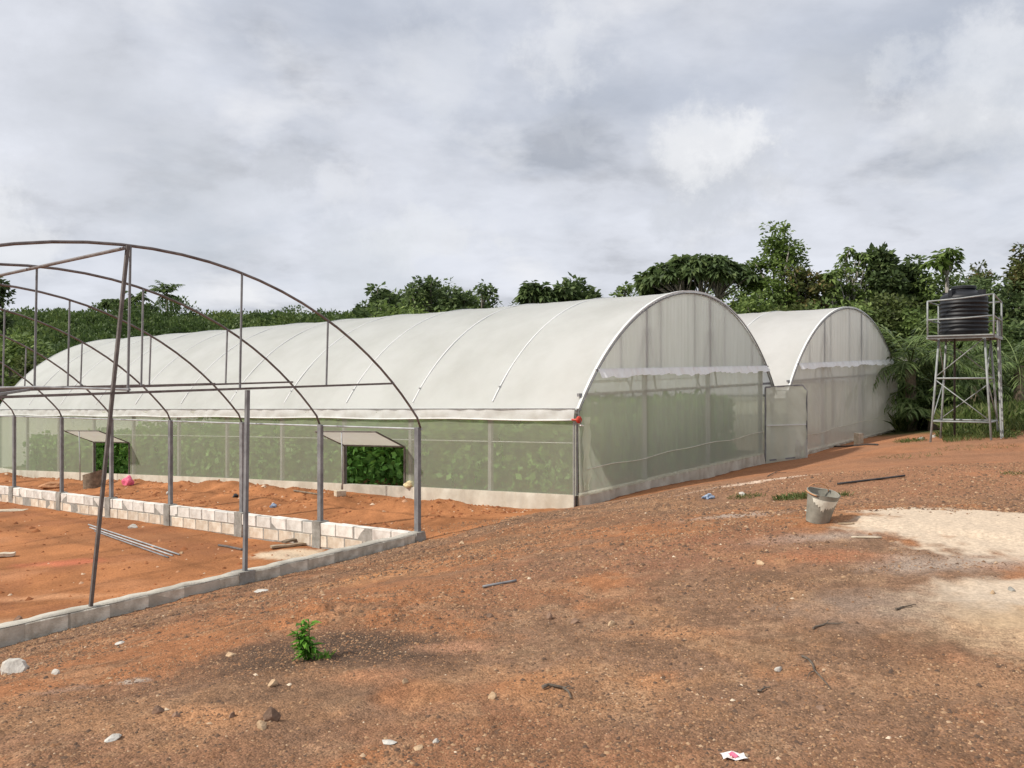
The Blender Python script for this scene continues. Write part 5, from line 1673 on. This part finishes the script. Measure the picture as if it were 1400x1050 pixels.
# ------------------------------------------------------------------ bucket
def bucket():
    c = gp(1117, 714)
    c.z += 0.0
    root = tree_obj('bucket', 'broken grey cement bucket with white residue standing tilted on the ground', 'bucket', c)
    H, r0, r1 = 0.30, 0.108, 0.147
    tilt = Matrix.Rotation(R(8), 3, 'Y') @ Matrix.Rotation(R(11), 3, 'X')
    n = 48
    def rim(a):   # a shallow pouring spout pulled out at the right
        return H * (1 + 0.02 * math.sin(3 * a))
    def spout(a, h):
        dl = (a - math.radians(-8) + math.pi) % (2 * math.pi) - math.pi
        return 1 + 0.13 * math.exp(-(dl / 0.30) ** 2) * (h / H) ** 3
    def shell(off, inner=False):
        rows = []
        for i in range(9):
            t = i / 8
            row = []
            for k in range(n + 1):
                a = 2 * math.pi * k / n
                h = rim(a) * t
                rr_ = (r0 + (r1 - r0) * h / H) * spout(a, h) + off
                row.append(c + tilt @ Vector((rr_ * math.cos(a), rr_ * math.sin(a), h + (0.012 if inner and i == 0 else 0.004))))
            rows.append(row)
        return rows
    m = MB(); m.grid(shell(0)); m.v  # outer
    o0 = len(m.v)
    m.add([c + tilt @ Vector((r0 * math.cos(2 * math.pi * k / n), r0 * math.sin(2 * math.pi * k / n), 0.004)) for k in range(n)], [tuple(range(n))[::-1]])
    A_ = [2 * math.pi * k / n for k in range(n + 1)]
    lip = lambda off: [c + tilt @ Vector((((r1 * rim(a) / H) * spout(a, H) + off) * math.cos(a), ((r1 * rim(a) / H) * spout(a, H) + off) * math.sin(a), rim(a) + 0.006)) for a in A_]
    m.grid([lip(0.0), lip(-0.007)])
    m.build('bucket_wall', M['bucket'], root, smooth=True)
    MB().grid(shell(-0.006, True)).build('bucket_lining', M['bucket'], root, smooth=True)
    # band of dried white cement that ran down the outside of the front
    rows = []
    for i in range(5):
        t = i / 4; row = []
        for k in range(41):
            f = k / 40
            a = math.radians(212 + 118 * f)
            env = math.sin(math.pi * min(1, max(0, f))) ** 0.6
            low = H * (0.86 - 0.26 * env) + 0.010 * math.sin(k * 1.7) - (0.030 if 14 <= k <= 18 else 0)
            h = H * 0.88 + (low - H * 0.88) * t
            rr_ = (r0 + (r1 - r0) * h / H) * spout(a, h) + 0.003
            row.append(c + tilt @ Vector((rr_ * math.cos(a), rr_ * math.sin(a), h)))
        rows.append(row)
    MB().grid(rows).build('cement_residue', M['bucket_in'], root, smooth=True)
    MB().lathe([(0.0, 0.11), (r0 + 0.008, 0.11)], c, 32).build('cement_fill', M['bucket_in'], root)
    # rolled rusty rim along the back and left
    pts = []
    for k in range(30):
        a = math.radians(-5 + 250 * k / 29 - 10)
        pts.append(c + tilt @ Vector(((r1 + 0.004) * math.cos(a), (r1 + 0.004) * math.sin(a), rim(a) + 0.006)))
    MB().tube(pts, 0.006, 6).build('rim', M['bucket'], root, smooth=True)
    # wire handle lying back
    pts = []
    for k in range(20):
        a = math.pi * k / 19
        pts.append(c + tilt @ Vector((-0.02 + 0.10 * math.cos(a), 0.09, H + 0.0 + 0.07 * math.sin(a))))
    MB().tube(pts, 0.005, 6).build('handle', M['rust'], root, smooth=True)
    pts = []
    for k in range(12):
        a = math.radians(140 + 90 * k / 11)
        pts.append(c + tilt @ Vector(((r1 + 0.012) * math.cos(a), (r1 + 0.012) * math.sin(a), H - 0.004)))
    MB().tube(pts, 0.006, 6).build('rim_wire', M['rust'], root, smooth=True)


bucket()


# ------------------------------------------------------------------ litter, rods, boards
def on_ground(pts, lift): return [p + Vector((0, 0, lift)) for p in pts]


def rod(name, label, cat, ends, r, mat, group=None, seg=6, sag=0.0, arc=None, n=8, lift=None):
    a, b = gp(*ends[0]), gp(*ends[1])
    pts = []
    for i in range(seg + 1):
        t = i / seg
        p = a.lerp(b, t)
        if arc: p += Vector((arc[0], arc[1], 0)) * math.sin(math.pi * t)
        pts.append(p)
    zs = [gz(p.x, p.y) for p in pts]
    if seg > 2 and arc is None:
        # stiff: rest on the highest ground under it
        ln = [zs[0] + (zs[-1] - zs[0]) * i / seg for i in range(seg + 1)]
        up = max(z - l for z, l in zip(zs, ln))
        zs = [l + max(up, 0) for l in ln]
    for p, z in zip(pts, zs): p.z = z + r * 0.8 + (lift or 0)
    if name == 'twig':
        # crooked, tapering, with a side shoot
        rr = random.Random(int(ends[0][0]))
        pts = [p + Vector((rr.uniform(-1, 1), rr.uniform(-1, 1), rr.uniform(-0.2, 0.6))) * r * 0.9 for p in pts]
        mb = MB().tube(pts, [r * (0.85 - 0.55 * i / seg) for i in range(seg + 1)], 6)
        k = seg // 2
        dv = (pts[-1] - pts[0]); sdv = Vector((-dv.y, dv.x, 0)) * rr.choice((-0.16, 0.16))
        mb.tube([pts[k], pts[k] + dv * 0.12 + sdv * 0.6 + Vector((0, 0, r)), pts[k] + dv * 0.26 + sdv], [r * 0.4, r * 0.3, r * 0.15], 5)
        o = mb.build(name, mat)
        tag(o, label, cat, group)
        return o
    o = MB().tube(pts, r, n).build(name, mat, None, smooth=True)
    tag(o, label, cat, group)
    return o


rod('black_pipe', 'black plastic pipe lying on the ground behind the bucket', 'pipe', ((1145, 664), (1237, 653)), 0.016, M['pipe_black'])
rod('steel_rod', 'short grey steel rod lying alone on the brown slope', 'rod', ((660, 805), (706, 796)), 0.011, M['steel'])
rod('twig', 'long forked grey twig lying in the lower right foreground', 'stick', ((1098, 899), (1134, 943)), 0.009, M['stick'], 'twigs on the ground', arc=(0.01, 0.02))
rod('twig', 'curved dark twig lying in the lower middle foreground', 'stick', ((742, 944), (783, 958)), 0.012, M['stick'], 'twigs on the ground', arc=(0.03, 0.06))
rod('twig', 'short dark twig left of the long forked one', 'stick', ((1036, 948), (1055, 942)), 0.008, M['stick'], 'twigs on the ground')
rod('twig', 'thin dark twig on grey soil right of the orange streak', 'stick', ((1112, 861), (1152, 854)), 0.008, M['stick'], 'twigs on the ground', arc=(0.0, 0.02))
rod('twig', 'short brown twig near the lower sand patch', 'stick', ((1225, 835), (1252, 829)), 0.009, M['stick'], 'twigs on the ground', arc=(0.0, 0.02))
rod('wood_strip', 'pale wood strip lying just below the sand patch near the bucket', 'stick', ((1164, 736), (1205, 736)), 0.009, M['wood_pale'], 'wood scraps near the bucket')
rod('wood_strip', 'brown wood strip under the shadow of the bucket', 'stick', ((1146, 717), (1168, 717)), 0.008, M['wood'], 'wood scraps near the bucket')
rod('twig', 'thin dark twig beside the skirt of the greenhouse end', 'stick', ((1050, 652), (1066, 644)), 0.012, M['stick'], 'twigs on the ground')
rod('water_hose', 'black hose lying on the ground in front of the second greenhouse', 'hose', ((1104, 607), (1200, 609)), 0.025, M['pipe_black'], arc=(0.1, -0.6), seg=14)
rod('ground_pipe', 'grey pipe on the ground from the second greenhouse to the tank tower', 'pipe', ((1222, 586), (1262, 578)), 0.03, M['galv'])
rod('steel_rod', 'upper rod of the steel rod bundle on the orange floor', 'rod', ((121, 719), (245, 760)), 0.014, M['galv'], 'steel rods on the orange floor', lift=0.012)
rod('steel_rod', 'middle rod of the steel rod bundle on the orange floor', 'rod', ((123, 722), (236, 761)), 0.014, M['galv'], 'steel rods on the orange floor', lift=0.0)
rod('steel_rod', 'lower rod of the steel rod bundle on the orange floor', 'rod', ((130, 727), (230, 763)), 0.014, M['steel'], 'steel rods on the orange floor')
rod('bent_pipe', 'short bent brown pipe on the orange floor near the planks', 'pipe', ((299, 747), (331, 753)), 0.022, M['brown_steel'], arc=(0.02, 0.05))
rod('steel_rod', 'short grey rod on the orange floor close to the near wall', 'rod', ((50, 846), (85, 836)), 0.014, M['steel'], 'steel rods on the orange floor')
rod('wood_strip', 'dark strip of wood at the foot of the soil heap near the window', 'stick', ((402, 673), (437, 678)), 0.02, M['wood_dark'])


def board(name, label, cat, px, py, L_, W_, T_, ang, mat, group=None, tilt=0.0, lift=0.0):
    c = gp(px, py)
    Mx = Matrix.Rotation(ang, 3, 'Z') @ Matrix.Rotation(tilt, 3, 'Y')
    m = MB()
    rows = []
    for i in range(7):
        t = i / 6 - 0.5
        j = 0.006 * math.sin(i * 2.1)
        e = W_ / 2 * (1 + 0.08 * math.sin(i * 1.7))
        rows.append([c + Mx @ Vector((t * L_, y, z + j)) + Vector((0, 0, lift + T_ / 2)) for y, z in ((-e, -T_ / 2), (e, -T_ / 2), (e, T_ / 2), (-e, T_ / 2), (-e, -T_ / 2))])
    m.grid(rows)
    k = len(m.v)
    m.f.append((0, 1, 2, 3)[::-1]); m.f.append((k - 5, k - 4, k - 3, k - 2))
    o = m.build(name, mat)
    return tag(o, label, cat, group)


board('plank', 'lower brown plank lying on the pale lime patch', 'plank', 402, 747, 0.80, 0.12, 0.035, 0.55, M['wood'], 'planks in the bare frame', lift=0.01)
board('plank', 'upper broken plank resting across another on the lime patch', 'plank', 408, 742, 0.66, 0.11, 0.035, 0.95, M['wood_dark'], 'planks in the bare frame', tilt=-0.06, lift=0.055)
board('plank', 'pale flat board on the orange floor at the left edge', 'plank', 6, 699, 1.0, 0.32, 0.03, 0.1, M['wood_pale'], 'planks in the bare frame')
board('plank', 'weathered short board on the orange floor cut by the left edge', 'plank', -2, 762, 0.5, 0.16, 0.05, 0.3, M['wood_pale'], 'planks in the bare frame', lift=0.02)
board('wood_strip', 'splintered wood scrap beside the foot of the gable post', 'stick', 97, 838, 0.32, 0.05, 0.03, 0.3, M['wood'], lift=0.01)


def crumpled(name, label, cat, px, py, w_px, h_px, mat, seed, group=None, lift=0.0, pos=None):
    c = pos or gp(px, py)
    k = c.y / FPX; w = w_px * k / 2; h = h_px * k
    rr = random.Random(seed)
    bm = bmesh.new(); bmesh.ops.create_icosphere(bm, subdivisions=3, radius=1.0)
    offs = [(Vector((rr.uniform(-1, 1), rr.uniform(-1, 1), rr.uniform(-1, 1))).normalized(), rr.uniform(3, 7), rr.uniform(0, 6)) for _ in range(6)]
    for v in bm.verts:
        d = 1 + sum(0.09 * math.sin(k_ * v.co.dot(n_) + f) for n_, k_, f in offs) + rr.uniform(-0.03, 0.03)
        v.co = Vector((v.co.x * w * d, v.co.y * w * 0.8 * d, max(v.co.z * d, -0.55) * h * 0.6))
    me = bpy.data.meshes.new(name); bm.to_mesh(me); bm.free(); me.materials.append(mat)
    o = bpy.data.objects.new(name, me); COL.objects.link(o); o.location = c + Vector((0, 0, h * 0.3 + lift))
    return tag(o, label, cat, group)


crumpled('plastic_bag', 'bright pink plastic bag on the soil heap under the far window', 'bag', 175, 663, 14, 13, M['pink'], 3)
crumpled('plastic_wrapper', 'crumpled blue and white wrapper on the soil left of the bucket', 'wrapper', 969, 682, 16, 8, M['blue'], 4)
crumpled('plastic_wrapper', 'small bluish wrapper on the orange soil heap', 'wrapper', 374, 694, 9, 6, M['blue'], 5)
crumpled('plastic_wrapper', 'small black scrap on the orange soil heap', 'wrapper', 322, 680, 8, 5, M['black_plastic'], 6)
crumpled('plastic_wrapper', 'small white scrap on the orange floor near the near wall', 'wrapper', 198, 814, 12, 4, M['paper'], 7)
crumpled('foam_lump', 'yellow foam lump sitting on the concrete base beside the near window', 'foam', 558, 656, 13, 9, M['foam'], 8, pos=P1(-0.02, v_of_px(G1O, 560), lerpz(v_of_px(G1O, 560), BT) + 0.0))
crumpled('dirt_clod', 'large dark orange clod on the soil heap at left', 'clod', 70, 668, 24, 10, M['rust'], 9)


def paper_scrap():
    c = gp(1003, 1038)
    root = tree_obj('paper_scrap', 'white paper scrap with a pink print at the bottom edge', 'paper', c)
    def sheet(nm, x0, x1, y0, y1, z, mat):
        rows = [[c + Vector((x0 + (x1 - x0) * i / 6, y0 + (y1 - y0) * j / 4 + 0.004 * math.sin(i * 2), z + 0.008 + 0.006 * math.sin(i * 1.4 + j))) for j in range(5)] for i in range(7)]
        MB().grid(rows).build(nm, mat, root, smooth=True)
    sheet('paper', -0.052, 0.052, -0.035, 0.035, 0.004, M['paper'])
    sheet('print', -0.020, 0.018, -0.022, 0.022, 0.008, M['pink'])


paper_scrap()


def chunk_block(name, label, px, py, l, w, h, ang, mat, cat='block', group=None, tilt=0.0):
    c = gp(px, py)
    me = block_mesh(name, l, h, w, int(px), mat)
    o = bpy.data.objects.new(name, me); COL.objects.link(o)
    o.matrix_world = Matrix.Translation(c + Vector((0, 0, h * 0.42))) @ Matrix.Rotation(ang, 4, 'Z') @ Matrix.Rotation(tilt, 4, 'Y')
    return tag(o, label, cat, group)


chunk_block('concrete_block', 'tan block holding the foot of the near window prop', 465, 678, 0.22, 0.16, 0.13, 0.6, M['wood_pale'])
chunk_block('concrete_block', 'pale upright block at the net of the second greenhouse', 1174, 607, 0.20, 0.20, 0.36, 0.4, M['wood_pale'])


def tree_stump():
    """short cut section of a log standing on the heap under the far window"""
    c = gp(128, 667)
    root = tree_obj('tree_stump', 'brown cut log section on the soil heap before the far window', 'log', c)
    m = MB(); n = 20
    k = c.y / FPX
    w, h = 27 * k / 2, 21 * k
    rows = []
    for i in range(5):
        t = i / 4
        rows.append([c + Vector((w * (1 + 0.10 * t) * (1 + 0.07 * math.sin(3 * a + 1)) * math.cos(a), w * 0.9 * math.sin(a), -0.08 + (h + 0.08) * t * (1 + 0.16 * math.cos(a)))) for a in [2 * math.pi * j / n for j in range(n + 1)]])
    m.grid(rows).build('bark_side', M['wood_dark'], root, smooth=True)
    top_ = [rows[-1][j] for j in range(n)]
    MB().add(top_, [tuple(range(n))]).build('cut_face', M['wood_pale'], root)


tree_stump()


# small dark shed glimpsed between the second greenhouse and the palms
def shed():
    d = 38.5
    x0, x1 = (1212 - 700) / FPX * d, (1262 - 700) / FPX * d
    zg = gz((x0 + x1) / 2, d)
    root = tree_obj('shed', 'dark brown plank shed glimpsed between the second greenhouse and the palms', 'shed', Vector(((x0 + x1) / 2, d, zg)))
    H = 2.4
    for i in range(9):
        z = zg + 0.1 + i * 0.25
        MB().box(((x0 + x1) / 2, d + 0.01 * (i % 2), z + 0.12), (x1 - x0, 0.04, 0.235)).build('wall_plank', M['shed'], root)
    for x in (x0, x1):
        MB().box((x, d + 1.0, zg + H / 2), (0.08, 2.0, H)).build('side_wall', M['shed_wall'], root)
        MB().bar((x, d - 0.08, zg - 0.1), (x, d - 0.08, zg + H), 0.10).build('post', M['shed_wall'], root)
    MB().box(((x0 + x1) / 2, d + 0.95, zg + H + 0.05), (x1 - x0 + 0.5, 2.6, 0.06), Matrix.Rotation(0.10, 3, 'X')).build('roof', M['rusty_steel'], root)


shed()
